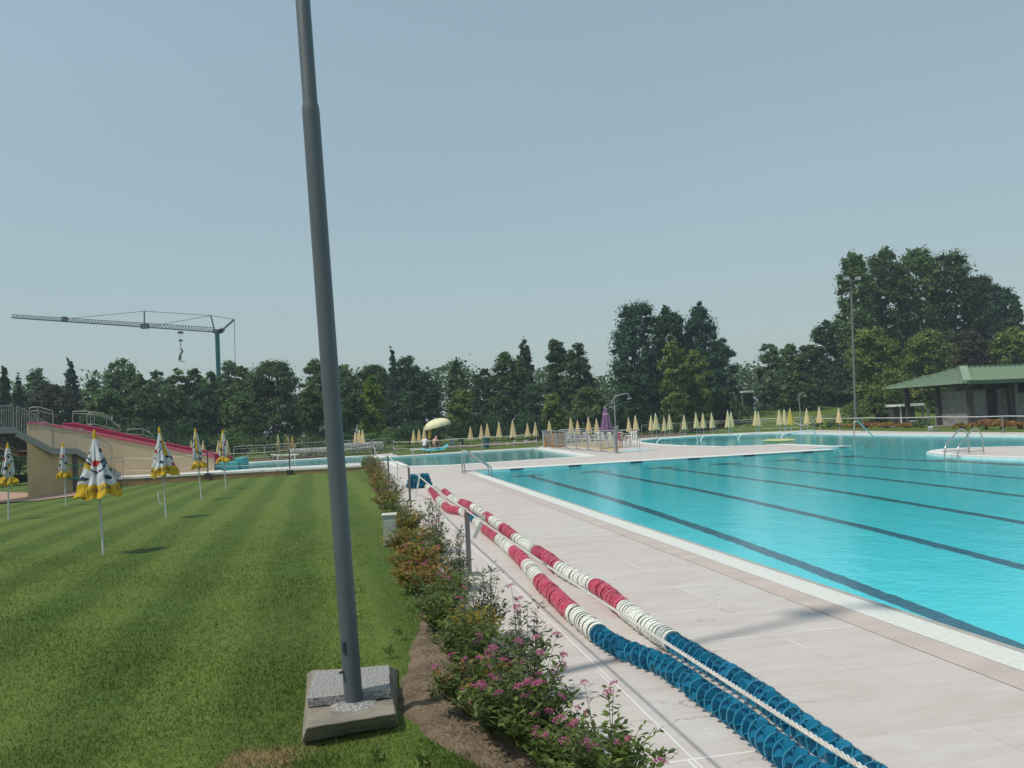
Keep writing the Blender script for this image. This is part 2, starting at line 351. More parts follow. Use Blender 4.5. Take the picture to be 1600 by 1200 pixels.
# ================================================================ SETTING
M = lambda *a: [tuple(G(*p)[:2]) for p in a]
main_far = M((1305, 702.3), (1259, 700.8), (1331, 696.3), (1300, 696.4), (1253, 694.4), (1225, 693.7), (1187.5, 695.6), (1131, 697.1), (1075, 696.2), (1028, 693.7), (1000, 690.5),
             (1002, 688), (1037, 684), (1094, 681), (1146, 678.2), (1206, 676.6), (1240, 676.6), (1272, 677), (1340, 678.7), (1420, 679.5), (1510, 680.2), (1600, 681.2), (1690, 683))
HOLE_MAIN = [(4.38, -9), (4.38, 31.1)]+main_far+[(38, 12), (38, -9)]
HOLE_MAIN[1] = (4.38, 31.0)
HOLE_LOW = M((345, 736.5), (400, 732), (514, 726), (565, 723), (587, 720.3), (622, 720.8), (640, 728), (700, 726.5), (910, 713), (836, 700.8), (735, 706.5), (619, 713.6), (587, 715.5), (577, 712.3), (514, 715.8), (400, 722.6), (366, 724.4))
far_edge = M((330, 726.5), (366, 722.9), (514, 714.4), (579, 710.7), (612, 708), (622, 711.8), (735, 704.6), (838, 698.8), (858, 695), (1000, 684.6), (1094, 679), (1187, 675), (1275, 671.9), (1350, 673.2), (1420, 674.4), (1510, 675), (1600, 675.6), (1720, 677.2))
near_low = M((560, 727.2), (400, 735), (175, 746.8))
OUTER = [(.93, -9), (.93, 42.6)]+near_low+[(-17, 50), (-14, 56)]+far_edge+[(70, 20), (70, -9)]
mb = MB(); fill(mb, [OUTER, HOLE_MAIN, HOLE_LOW], 0)
ISLAND = M((1447, 706.6), (1453, 704), (1470, 701.5), (1520, 699), (1600, 697), (1680, 696))+[(24, 17), (20.5, 15)]+M((1660, 719), (1600, 715.8), (1540, 713.8), (1500, 712.2), (1470, 710.3), (1455, 708.3))
fill(mb, [ISLAND], 0)
tag(mb.build('pool_deck', DECK), kind='structure')
mb = MB()
for loop in (HOLE_MAIN, HOLE_LOW, ISLAND):
    n = len(loop)
    for i in range(n):
        a, b = loop[i], loop[(i+1) % n]
        for z0, z1, mi in ((0, -.062, 0), (-.062, -1.5, 1)):
            mb.quad((*a, z0), (*b, z0), (*b, z1), (*a, z1), mi=mi)
tag(mb.build('pool_wall', [WHITE, POOLWALL]), kind='structure')
FZ = [(-9, 1.3), (4, .80), (6.8, .62), (8, .56), (10, .47), (12.7, .36), (17, .25), (20, .20), (28, .165), (31.05, .16), (70, .17)]
fz = lambda y: -float(np.interp(y, [a for a, c in FZ], [c for a, c in FZ]))       # the main pool floor slopes down towards the near end
mb = MB()
for x0, x1, ys in ((4.38, 62, [-9, -4, 0, 2]+list(np.arange(3, 31.1, .75))+[31.05]), (13, 62, [31.05, 40, 50, 66])):
    for a, c in zip(ys, ys[1:]): mb.quad((x0, a, fz(a)), (x1, a, fz(a)), (x1, c, fz(c)), (x0, c, fz(c)))
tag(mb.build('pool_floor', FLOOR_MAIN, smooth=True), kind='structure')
mb = MB(); fill(mb, [HOLE_LOW], -.225); tag(mb.build('shallow_pool_floor', FLOOR_LOW), kind='structure')
def ramp_floor(loop, side, w_, mtl, name, skip=()):
    mb = MB(); P2 = [Vector((p[0], p[1])) for p in loop]; n = len(P2); O = []
    for i in range(n):
        d1 = (P2[i]-P2[i-1]).normalized(); d2 = (P2[(i+1) % n]-P2[i]).normalized(); m = Vector((-d1.y-d2.y, d1.x+d2.x))*side
        m = m.normalized() if m.length > .1 else Vector((-d1.y, d1.x))*side
        O.append(P2[i]+m*w_)
    for i in range(n):
        if i in skip: continue
        j = (i+1) % n; q = [(*P2[i], -.06), (*P2[j], -.06), (*O[j], -.23), (*O[i], -.23)]; mb.quad(*(q if side > 0 else q[::-1]))
    tag(mb.build(name, mtl), kind='structure')
ramp_floor(HOLE_MAIN, -1, 1.3, FLOOR_MAIN, 'pool_floor_edge', (0, len(HOLE_MAIN)-1, len(HOLE_MAIN)-2, len(HOLE_MAIN)-3)); ramp_floor(HOLE_LOW, 1, .9, FLOOR_LOW, 'shallow_pool_floor_edge'); ramp_floor(ISLAND, 1, .8, FLOOR_MAIN, 'island_foot')
mb = MB(); fill(mb, [HOLE_MAIN], -.055); tag(mb.build('pool_water', WATER), kind='structure')
mb = MB(); fill(mb, [HOLE_LOW], -.055); tag(mb.build('shallow_pool_water', WATER), kind='structure')
mb = MB()
for x0, x1, z, mi in ((3.76, 4.02, .004, 0), (4.02, 4.31, .006, 1), (4.31, 4.38, .005, 2)):
    mb.quad((x0, -9, z), (x1, -9, z), (x1, 31.0, z), (x0, 31.0, z), mi=mi)
mb.quad((4.31, 31.0, .004), (19.45, 31.0, .004), (19.8, 32.0, .004), (4.02, 32.0, .004), mi=3)
offset_strip(mb, HOLE_LOW, .7, .005, 3, side=-1, closed=True)
offset_strip(mb, main_far[2:], .7, .005, 3, side=1)
offset_strip(mb, ISLAND, .45, .005, 3, side=-1 if True else 1, closed=True)
tag(mb.build('pool_coping', [PINK, COPE, GREYSTONE, WHITE]), kind='structure')
# vents under the end coping
for px in (806, 897, 993, 1083, 1170, 1262):
    c = P(px, 700, 31.0)
    q = MB(); q.box((0, -.006, -.032), (.5, .012, .04)); q.box((0, -.015, -.032), (.02, .01, .036))
    v = q.build('overflow_grille', DARK); v.location = (c.x, 31.0, 0)
    tag(v, 'dark overflow grille under the white coping at the end wall, %s from the steel ladder' % ['first', 'second', 'third', 'fourth', 'fifth', 'sixth'][[806, 897, 993, 1083, 1170, 1262].index(px)], 'grille', 'overflow grilles along the end wall')
# deck edge face towards the bed and the low lawn
mb = MB()
for i in range(4):
    a, b = OUTER[i], OUTER[i+1]
    if i in (0,): mb.quad((*b, 0), (*a, 0), (*a, -.4), (*b, -.4))
tag(mb.build('pool_deck_edge', CONC), kind='structure')
# lawns
def grid(name, xs, ys, zf, mtl, kind='structure'):
    mb = MB(); nx, ny = len(xs), len(ys)
    V = [(x, y, zf(x, y)) for y in ys for x in xs]
    mb.add(V, [[j*nx+i, j*nx+i+1, (j+1)*nx+i+1, (j+1)*nx+i] for j in range(ny-1) for i in range(nx-1)])
    return tag(mb.build(name, mtl, smooth=True), kind=kind)
def rlawn(x, y):
    z = lawn_z(min(x, .69), y)+.012*math.sin(x*1.7+y*.6)*math.sin(y*1.1)
    if x > .15: z = z*(1-(x-.15)/.78)
    if x > .9: z -= .03
    if y > 45.5 and x > -14.5: z -= 1
    return z
grid('lawn', list(np.arange(-70, -10, 2))+list(np.arange(-10, .99, .5))+[.92], list(np.arange(-6, 30, .75))+list(np.arange(30, 62, 1.5)), rlawn, LAWN)
mb = MB(); fl = [(x, y-.3) for x, y in far_edge]
fill(mb, [[(-90, 58), (-16, 58)]+fl+[(90, 20), (160, 60), (160, 180), (-150, 180), (-150, 58)]], -.02)
tag(mb.build('far_lawn', LAWN), kind='structure')
def mz(x, y):
    d = max(0, 1-((x-52)/30)**2-((y-92)/26)**2); return -.6+2.6*d
grid('grass_mound', np.arange(20, 86, 2.0), np.arange(64, 122, 2.0), mz, LAWN)
mb = MB(); mb.quad((-1450, -750, -1.6), (1450, -750, -1.6), (1450, 1550, -1.6), (-1450, 1550, -1.6)); tag(mb.build('ground', LAWN), kind='structure')
# bed soil
def bed_edge(y): return .40+.018*math.sin(y*5.3+1)+.008*math.sin(y*17)+.12*min(1, max(0, (y-6.6)/1.5))-.05*math.sin(y*1.3)-.22*math.exp(-((y-5.3)/.8)**2)+.2*min(1, max(0, (4.6-y)/.6))
def bz(x, y):
    t = (x+.05)/.98
    return lawn_z(min(x, .69), y)*max(0, 1-t)+.010+.014*math.sin(math.pi*min(1, max(0, t)))+.012*math.sin(x*23+y*7)*math.sin(y*11-x*5)
mb = MB(); xs = np.linspace(0, 1, 12); ys = np.concatenate([np.arange(-1, 12, .04), np.arange(12, 43, .25)]); V = []
for y in ys:
    le = bed_edge(y)
    for k in xs:
        x = le+(.93-le)*k; V.append((x, y, bz(x, y)-(.05 if k == 0 else .012 if k < .1 else 0)))
nx = len(xs); mb.add(V, [[j*nx+i, j*nx+i+1, (j+1)*nx+i+1, (j+1)*nx+i] for j in range(len(ys)-1) for i in range(nx-1)])
tag(mb.build('bed_soil', SOIL, smooth=True), kind='structure')
# pink path on the far left
mb = MB(); pts = [GL(-120, 785), GL(0, 787), GL(60, 783), GL(112, 776.5), GL(190, 757.5), GL(112, 768), GL(45, 771), GL(0, 769), GL(-120, 768)]
fill(mb, [[(p.x, p.y) for p in pts]], 0)
mb.v = [(x, y, rlawn(x, y)+.03) for x, y, z in mb.v]
tag(mb.build('path', mat('pink_path', (.42, .27, .20), (.36, .23, .17), 3, .85)), kind='structure')
# ================================================================ FOLIAGE BUILDERS
def leaf_mesh(name, C, N, size, asp, mtl, parent=None, rng=None, up=None):
    rng = rng or np.random.default_rng(1); n = len(C)
    N = N/np.maximum(1e-6, np.linalg.norm(N, axis=1))[:, None]
    A = rng.normal(size=(n, 3)) if up is None else up+rng.normal(size=(n, 3))*.35
    T = A-N*np.sum(A*N, 1)[:, None]; T /= np.maximum(1e-6, np.linalg.norm(T, axis=1))[:, None]; B = np.cross(N, T)
    s = np.broadcast_to(size, (n,))[:, None]; a = s*asp
    V = np.empty((n, 4, 3)); V[:, 0] = C-T*s*.5; V[:, 1] = C+B*a*.5+N*s*.06; V[:, 2] = C+T*s*.5; V[:, 3] = C-B*a*.5+N*s*.06
    me = bpy.data.meshes.new(name); me.vertices.add(4*n); me.vertices.foreach_set('co', V.reshape(-1).astype(np.float32))
    me.loops.add(4*n); me.loops.foreach_set('vertex_index', np.arange(4*n, dtype=np.int32))
    me.polygons.add(n); me.polygons.foreach_set('loop_start', np.arange(0, 4*n, 4, dtype=np.int32))
    try: me.polygons.foreach_set('loop_total', np.full(n, 4, dtype=np.int32))
    except Exception: pass
    me.materials.append(mtl); me.update(calc_edges=True); me.validate()
    return link(bpy.data.objects.new(name, me), parent)
DG = [(.030, .062, .022), (.050, .100, .032), (.078, .138, .042), (.115, .18, .058)]
LM = {
 'dark': leafmat('leaves_dark', DG),
 'deep': leafmat('leaves_deep', [(.018, .050, .022), (.030, .078, .032), (.048, .108, .042), (.068, .135, .052)]),
 'mid': leafmat('leaves_mid', [(.050, .102, .030), (.082, .158, .044), (.118, .205, .058), (.16, .25, .078)]),
 'light': leafmat('leaves_light', [(0.070, 0.131, 0.061), (0.105, 0.184, 0.079), (0.140, 0.228, 0.102)]),
 'olive': leafmat('leaves_olive', [(.065, .11, .024), (.125, .19, .04), (.20, .27, .06), (.28, .34, .10)]),
 'lime': leafmat('leaves_lime', [(0.052, 0.123, 0.014), (0.140, 0.245, 0.021), (0.228, 0.333, 0.032)], .35),
 'brown': leafmat('leaves_bronze', [(0.045, 0.045, 0.028), (0.070, 0.063, 0.038), (0.096, 0.088, 0.049)]),
 'teal': leafmat('leaves_bluegreen', [(.030, .078, .048), (.046, .112, .068), (.070, .150, .090)]),
 'red': leafmat('leaves_red_tip', [(.07, .02, .015), (.12, .03, .02), (.05, .045, .02)]),
}
BARK = mat('bark', (.07, .055, .042), (.04, .032, .026), 4, .9, bump=.5, stretch=(4, 4, 1))
def profile(kind, t):
    if kind == 'round': return np.sqrt(np.clip(1-(2*t-.95)**2/1.1, 0.16, 1))
    if kind == 'egg': return np.where(t < .42, .72+.28*np.sqrt(np.clip(t/.42, 0, 1)), np.sqrt(np.clip(1-np.maximum(0, (t-.42)/.62)**2.4, .13, 1)))
    if kind == 'column': return np.clip(np.minimum(1, t*5+.35)*np.sqrt(np.clip(1-t**3.2, 0, 1)), .05, 1)
    if kind == 'cone': return np.clip((1-t)**.75*np.minimum(1, t*7+.4), .04, 1)
    return np.sqrt(np.clip(1-t**2.8, .12, 1))*np.minimum(1, .6+t*2.5)          # 'wide'
def tree(px, hw, top, Y, kind='round', col='dark', low=.1, label='', dens=1.0, seed=0, leaf=None, name='broadleaf_tree', group='trees beyond the pools', z0=None, airy=0):
    rng = np.random.default_rng(seed*77+int(px)); c = P(px, 660, Y); x = c.x; dist = math.hypot(x, Y)
    Rr = hw*dist/FPX; zt = P(px, top, Y).z; z0 = 0.0 if z0 is None else z0; H = zt-z0
    root = thing(name, label, 'tree', (x, Y, z0), rng.uniform(0, 6), group)
    ncl = int((50+120*min(1.4, H/14))*(1 if kind != 'cone' else 1.3)*(1.5 if 'poplar' in name else 1)); zl = low*H
    t = rng.uniform(0, 1, ncl); pr = profile(kind, t); an = rng.uniform(0, 2*math.pi, ncl); rr = np.sqrt(rng.uniform(.12, 1, ncl))
    cr = Rr*(.20+.15*rng.random(ncl))*np.clip(pr+.25, .3, 1); r0 = np.maximum(0, Rr*pr-cr*.62)*rr
    cc = np.stack([r0*np.cos(an), r0*np.sin(an), zl+(H-zl)*t*.97], 1); cc[:, 2] = np.minimum(cc[:, 2], H-cr*.75)
    topi = np.argmax(t); cc[topi] = (rng.normal()*Rr*.08, rng.normal()*Rr*.08, H-cr[topi]*.8)
    ls = leaf or max(.14, dist*.0027); nl = int(dens*34*Rr*(H-zl)/ls**2*.62); nl = max(1500, min(nl, 40000))
    per = rng.choice(ncl, nl, p=cr**2/np.sum(cr**2)); d = rng.normal(size=(nl, 3)); d /= np.linalg.norm(d, axis=1)[:, None]
    d[:, 2] = np.where(d[:, 2] < -.3, -d[:, 2]*.6, d[:, 2])
    core = rng.random(nl) < .2; rad = cr[per]*np.where(core, .45*rng.random(nl), np.clip(rng.normal(.86, .2, nl), .1, 1.45)); C = cc[per]+d*rad[:, None]*np.array([1, 1, 1.35 if 'poplar' in name else .9])
    out = C-np.array([0, 0, H*.45]); out /= np.maximum(.1, np.linalg.norm(out, axis=1))[:, None]
    Nn = d*.7+out*.35+rng.normal(size=(nl, 3))*.55+np.array([0, 0, .25])
    keep = C[:, 2] > .05
    if airy: keep &= (rng.random(nl) > airy)
    crown = leaf_mesh('crown', C[keep], Nn[keep], (ls*rng.uniform(.6, 1.35, nl)*np.where(core, 3.0, 1))[keep], .66, LM[col], root, rng)
    b = MB(); tr = max(.09, H*.016)
    b.tube([(0, 0, -.3), (rng.normal()*.05, rng.normal()*.05, H*.3), (rng.normal()*.2, rng.normal()*.2, H*.5), (rng.normal()*.2, rng.normal()*.2, H*.68)], [tr*1.25, tr, tr*.5, tr*.12], 8)
    for k in rng.choice(ncl, min(9, ncl), replace=False):
        q = Vector(cc[k]); s = max(H*.12, q.z*.55); b.tube([(0, 0, s), (q.x*.4, q.y*.4, s+(q.z-s)*.55), q], [tr*.45, tr*.3, tr*.12], 5)
    b.build('trunk', BARK, root, True)
    return root
def bush(px, hw, top, base, Y, col, label, seed=0, dens=1.0, name='shrub', group='shrubs behind the pools', leaf=None, z0=0.0):
    rng = np.random.default_rng(seed+int(px)*3); c = P(px, base, Y); dist = math.hypot(c.x, Y); Rr = hw*dist/FPX; H = max(.4, P(px, top, Y).z-z0)
    root = thing(name, label, 'shrub', (c.x, Y, z0), rng.uniform(0, 6), group)
    ncl = 22; an = rng.uniform(0, 6.28, ncl); rr = np.sqrt(rng.random(ncl)); cr = min(Rr, H)*(.3+.15*rng.random(ncl))
    cc = np.stack([Rr*.8*rr*np.cos(an), Rr*.8*rr*np.sin(an), H*(.25+.6*rng.random(ncl))*np.sqrt(np.clip(1-rr**2*.6, 0, 1))], 1); cc[:, 2] = np.minimum(cc[:, 2], H-cr*.8)
    ls = leaf or max(.1, dist*.0026); nl = int(min(7000, max(900, dens*20*Rr*H/ls**2*.6))); per = rng.integers(0, ncl, nl)
    d = rng.normal(size=(nl, 3)); d /= np.linalg.norm(d, axis=1)[:, None]; d[:, 2] = np.abs(d[:, 2])*.9-.15
    C = cc[per]+d*(cr[per]*np.clip(rng.normal(.9, .2, nl), .2, 1.4))[:, None]; C[:, 2] = np.maximum(C[:, 2], .04)
    leaf_mesh('foliage', C, d+rng.normal(size=(nl, 3))*.5+np.array([0, 0, .3]), ls*rng.uniform(.6, 1.3, nl), .6, LM[col], root, rng)
    b = MB()
    for k in range(6):
        q = cc[k]; b.tube([(q[0]*.12, q[1]*.12, -.05), (q[0]*.6, q[1]*.6, q[2]*.6), tuple(q)], [.03, .02, .008], 5)
    b.build('stem', BARK, root)
    return root
# ================================================================ TREES
T = tree
T(8, 20, 572, 92, 'cone', 'deep', .05, 'dark slender conifer at the far left edge beyond the stair landing', name='conifer_tree', seed=1)
T(30, 17, 582, 95, 'cone', 'deep', .05, 'dark pointed conifer beside the airy pale tree behind the stairs', name='conifer_tree', seed=2)
T(58, 27, 575, 100, 'wide', 'light', .2, 'pale airy tree with an open flat top behind the stair tower', seed=3, airy=.2)
T(112, 26, 560, 98, 'cone', 'teal', .08, 'ragged blue green cedar with spiky branches behind the slide tower', name='conifer_tree', seed=4, airy=.15)
T(82, 40, 601, 84, 'round', 'brown', .05, 'low bronze leaved plum tree right behind the slide railings', seed=5, airy=.1)
T(146, 20, 592, 96, 'round', 'light', .2, 'small pale loose tree between the cedar and the tall airy tree', seed=6, airy=.3)
T(193, 30, 560, 96, 'egg', 'light', .12, 'tall airy pale green tree rising left of the crane hook', seed=7, airy=.25)
T(218, 20, 582, 94, 'round', 'mid', .1, 'narrow loose tree just right of the tall airy tree', seed=8, airy=.25)
T(247, 17, 578, 97, 'egg', 'light', .15, 'thin see-through tree below the crane jib', seed=9, airy=.4)
T(277, 25, 574, 95, 'round', 'mid', .1, 'mid green tree below the hanging crane hook', seed=10, airy=.2)
T(306, 20, 576, 96, 'egg', 'mid', .1, 'slim mid green tree just left of the crane mast', seed=11, airy=.2)
T(330, 22, 581, 93, 'round', 'mid', .1, 'leafy tree in front of the foot of the crane mast', seed=12, airy=.15)
T(360, 22, 561, 96, 'egg', 'light', .12, 'pale airy tree just right of the crane mast', seed=13, airy=.3)
T(381, 26, 572, 92, 'round', 'mid', .1, 'bushy tree between the crane mast and the big dark oak', seed=14)
T(428, 56, 560, 90, 'wide', 'dark', .06, 'big broad dark oak left of the light pole', seed=15)
T(170, 34, 606, 84, 'round', 'mid', .04, 'low bushy tree behind the top of the pink slide', seed=16)
T(222, 36, 612, 84, 'round', 'dark', .04, 'low dark tree behind the middle of the pink slide', seed=17)
T(272, 34, 604, 85, 'round', 'dark', .04, 'low dark tree behind the lower half of the pink slide', seed=18)
T(322, 34, 606, 84, 'round', 'deep', .04, 'low dark tree behind the foot of the pink slide', seed=19)
T(375, 36, 612, 83, 'round', 'mid', .04, 'low tree behind the left half of the shallow pool fence', seed=20)
T(497, 34, 560, 96, 'round', 'mid', .1, 'mid green rounded tree hidden partly by the light pole', seed=21)
T(538, 30, 568, 98, 'round', 'mid', .1, 'rounded tree just right of the light pole', seed=22)
T(586, 40, 568, 100, 'round', 'dark', .1, 'dark tree behind the bright lime tree', seed=23)
T(617, 17, 541, 96, 'cone', 'teal', .2, 'cedar with a nodding tip above the lime tree', name='conifer_tree', seed=24, airy=.2)
T(641, 34, 554, 95, 'round', 'deep', .05, 'dark rounded tree beside the nodding cedar', seed=25)
T(486, 25, 609, 72, 'round', 'dark', .42, 'small round headed tree on a bare trunk left of the light pole', seed=26, name='standard_tree')
T(553, 20, 613, 72, 'round', 'dark', .42, 'small round headed tree on a bare trunk right of the light pole', seed=27, name='standard_tree')
T(583, 27, 585, 76, 'wide', 'lime', .06, 'bright lime green weeping tree right of the light pole', seed=28, name='weeping_tree')
T(663, 46, 582, 80, 'wide', 'deep', .03, 'large dark green bushy tree behind the open parasol', seed=29)
T(718, 24, 562, 92, 'wide', 'dark', .06, 'dark flat topped tree behind the yellowish tree', seed=30)
T(757, 28, 574, 90, 'round', 'deep', .05, 'dark rounded tree right of the flat topped tree', seed=31)
T(721, 25, 607, 75, 'egg', 'olive', .16, 'small yellowish tree behind the row of closed parasols', seed=32)
T(800, 48, 549, 88, 'wide', 'dark', .04, 'broad dark tree in front of the narrow pointed tree', seed=33)
T(824, 17, 526, 94, 'column', 'dark', .1, 'narrow pointed tree rising above the broad dark tree', seed=34)
T(874, 24, 529, 90, 'egg', 'dark', .06, 'tall dark tree left of its twin, beside the sky gap', seed=35)
T(906, 32, 535, 88, 'wide', 'dark', .05, 'tall dark tree at the left rim of the sky gap', seed=36)
T(866, 22, 614, 76, 'round', 'olive', .12, 'small olive tree behind the fenced terrace', seed=37)
T(922, 34, 604, 80, 'round', 'mid', .03, 'low leafy tree behind the purple parasol', seed=38)
T(845, 40, 596, 84, 'round', 'deep', .03, 'low dark tree behind the grey cabinet', seed=39)
T(1003, 49, 474, 84, 'egg', 'teal', .04, 'tall blue green poplar, left one of the tall trio behind the shower', seed=40, name='poplar_tree')
T(1053, 42, 477, 86, 'column', 'deep', .04, 'tall dark poplar, middle one of the trio behind the shower', seed=41, name='poplar_tree')
T(1102, 38, 472, 86, 'column', 'teal', .04, 'tall poplar, right one of the trio behind the shower', seed=42, name='poplar_tree')
T(1131, 30, 528, 84, 'egg', 'teal', .04, 'dark tree leaning on the right flank of the poplar trio', seed=43)
T(1056, 24, 533, 76, 'egg', 'olive', .05, 'yellowish pointed tree in front of the poplar trio', seed=44)
T(1093, 27, 546, 77, 'egg', 'olive', .05, 'dull olive tree in front of the right poplar', seed=45)
T(985, 30, 598, 78, 'round', 'deep', .03, 'low dark tree at the foot of the left poplar', seed=46)
T(1134, 24, 610, 78, 'round', 'dark', .03, 'low dark tree at the right foot of the poplar trio', seed=47)
T(1209, 28, 536, 88, 'egg', 'light', .04, 'pale grey green tree at the right rim of the wide sky gap', seed=48)
T(1240, 28, 537, 92, 'round', 'mid', .05, 'mid green tree behind the slim gooseneck shower', seed=49)
T(1270, 32, 537, 92, 'round', 'dark', .05, 'dark tree left of the tall floodlight pole', seed=50)
T(1302, 34, 499, 94, 'egg', 'deep', .04, 'deep green tree rising at the left of the floodlight pole', seed=51)
T(1250, 38, 580, 84, 'round', 'dark', .03, 'low dark tree on the grass mound', seed=52)
T(1350, 34, 394, 88, 'egg', 'mid', .08, 'very tall poplar nearest the floodlight pole', seed=53, name='poplar_tree')
T(1400, 40, 385, 90, 'egg', 'dark', .08, 'very tall poplar, highest left crown above the green roof', seed=54, name='poplar_tree')
T(1452, 42, 387, 92, 'egg', 'mid', .08, 'very tall poplar in the centre of the great clump', seed=55, name='poplar_tree')
T(1504, 40, 391, 90, 'egg', 'dark', .08, 'very tall poplar right of the clump centre', seed=56, name='poplar_tree')
T(1548, 32, 430, 90, 'egg', 'dark', .08, 'tall poplar stepping down at the right of the great clump', seed=57, name='poplar_tree')
T(1572, 32, 444, 88, 'egg', 'teal', .08, 'shorter poplar at the right end of the great clump', seed=58, name='poplar_tree')
T(1600, 12, 455, 96, 'column', 'dark', .2, 'thin ragged tree at the right edge of the view', seed=59, airy=.4)
T(1371, 43, 512, 70, 'egg', 'olive', .1, 'yellow green maple standing beside the floodlight pole', seed=60, name='maple_tree')
T(1457, 38, 514, 76, 'egg', 'olive', .08, 'yellow green maple just left of the roof peak', seed=61, name='maple_tree')
T(1523, 34, 516, 80, 'round', 'brown', .08, 'bronze green tree behind the roof peak', seed=62)
T(1590, 38, 510, 78, 'round', 'olive', .08, 'yellow green tree behind the right end of the green roof', seed=63)
T(1411, 30, 575, 80, 'round', 'olive', .06, 'lower yellowish tree between the two maples', seed=64)
T(1425, 40, 600, 88, 'round', 'deep', .02, 'dark tree seen under the roof eave', seed=65)
T(1490, 44, 590, 90, 'round', 'deep', .02, 'dark tree behind the pavilion walls', seed=66)
T(1560, 44, 590, 92, 'round', 'deep', .02, 'dark tree behind the right part of the pavilion', seed=67)
T(1325, 34, 560, 86, 'round', 'deep', .02, 'dark tree behind the floodlight pole foot', seed=68)
T(1180, 24, 640, 90, 'round', 'dark', .02, 'low dark bushy tree below the distant white roof', seed=69)
# far-off wood that reads as one mass
rng = np.random.default_rng(5); n = 80000; X = rng.uniform(-95, 150, n); Yd = 128+rng.normal(size=n)*5-np.abs(X)*.12
hgt = 9.5+1.0*np.sin(X*.13)+.9*np.sin(X*.41+2)+.6*np.sin(X*.9)-2.6*np.exp(-((X-62)/9)**2); Zc = np.sqrt(rng.random(n))*hgt
leaf_mesh('distant_woodland', np.stack([X, Yd, Zc], 1), rng.normal(size=(n, 3))+np.array([-.4, -.8, .6]), .5*rng.uniform(.6, 1.3, n), .7, LM['dark'], None, rng)
tag(bpy.data.objects['distant_woodland'], kind='stuff')
# understorey shrubs in front of the trees
for i, (px, hw, top, base, Y, c_) in enumerate([(425, 34, 672, 700, 64, 'dark'), (480, 36, 670, 700, 66, 'dark'), (535, 26, 672, 690, 66, 'deep'), (365, 30, 668, 705, 66, 'mid'), (596, 28, 664, 690, 70, 'mid'), (640, 30, 655, 690, 72, 'deep'),
        (700, 40, 652, 680, 74, 'deep'), (760, 40, 645, 680, 76, 'deep'), (830, 38, 640, 680, 78, 'deep'), (880, 30, 638, 675, 80, 'mid'), (950, 36, 630, 672, 80, 'deep'), (1020, 40, 640, 668, 80, 'deep'), (1085, 40, 640, 665, 80, 'deep'), (1150, 30, 628, 662, 78, 'dark'), (1190, 26, 640, 660, 82, 'deep'), (320, 34, 672, 705, 68, 'deep'), (270, 36, 650, 705, 72, 'deep'), (210, 40, 645, 705, 74, 'deep'), (140, 40, 640, 705, 76, 'deep')]):
    near = ['left of the grey lounger stacks', 'behind the loungers left of the pole', 'hidden behind the light pole', 'at the end of the slide pool', 'under the lime tree', 'left of the open parasol', 'right of the open parasol', 'behind the closed parasols at the rope fence', 'behind the middle of the parasol row', 'behind the grey cabinet', 'behind the purple parasol', 'left below the poplar trio', 'right below the poplar trio', 'right of the poplar trio', 'under the distant white roof', 'behind the slide foot', 'behind the middle of the slide', 'behind the upper slide', 'behind the slide tower top'][i]
    bush(px, hw, top, base, Y, c_, 'dark green rounded shrub '+near, seed=i, dens=1.1)
bush(1333, 28, 627, 665, 68, 'mid', 'light green shrub at the foot of the floodlight pole', seed=40)
for i, (px, hw, Y) in enumerate([(-8, 26, 53), (26, 26, 54)]):
    bush(px, hw, 697, 755, Y, 'deep', ['dark clipped hedge bush at the far left edge', 'dark clipped hedge bush beside the slide tower wall'][i], seed=50+i, z0=-.5, name='hedge', group='hedge beside the slide tower')
# orange tipped hedge by the lagoon
LM['orange'] = leafmat('leaves_orange_tip', [(.10, .12, .03), (.26, .19, .05), (.46, .24, .06), (.55, .30, .10), (.18, .17, .05)])
LM['rust'] = leafmat('leaves_rust_tip', [(.10, .10, .03), (.32, .17, .06), (.42, .17, .09), (.26, .20, .05)])
for i, (px, hw, top, Y, c_) in enumerate([(1292, 26, 659, 66, 'deep'), (1330, 15, 664, 64, 'orange'), (1360, 17, 659, 60, 'rust'), (1388, 17, 659, 58, 'orange'), (1415, 17, 661, 56, 'orange'), (1441, 14, 665, 54, 'mid'), (1508, 18, 660, 46, 'orange'), (1538, 18, 655, 44, 'rust'), (1566, 18, 655, 43, 'orange'), (1596, 18, 657, 42, 'rust'), (1622, 18, 658, 41, 'orange')]):
    bush(px, hw, top, 675, Y, c_, 'low '+{'deep': 'dark green clipped', 'orange': 'orange tipped', 'rust': 'rusty red tipped', 'mid': 'green'}[c_]+' hedge bush '+['left of the round bollard', 'right of the round bollard', 'left behind the curved pool handrail', 'behind the curved pool handrail', 'right of the curved pool handrail', 'left of the white meter box', 'left of the twin ladder rails', 'behind the twin ladder rails', 'at the rope post on the right', 'right of the rope post', 'at the right edge of view'][i], seed=60+i, name='hedge_bush', group='hedge along the lagoon', leaf=.13)
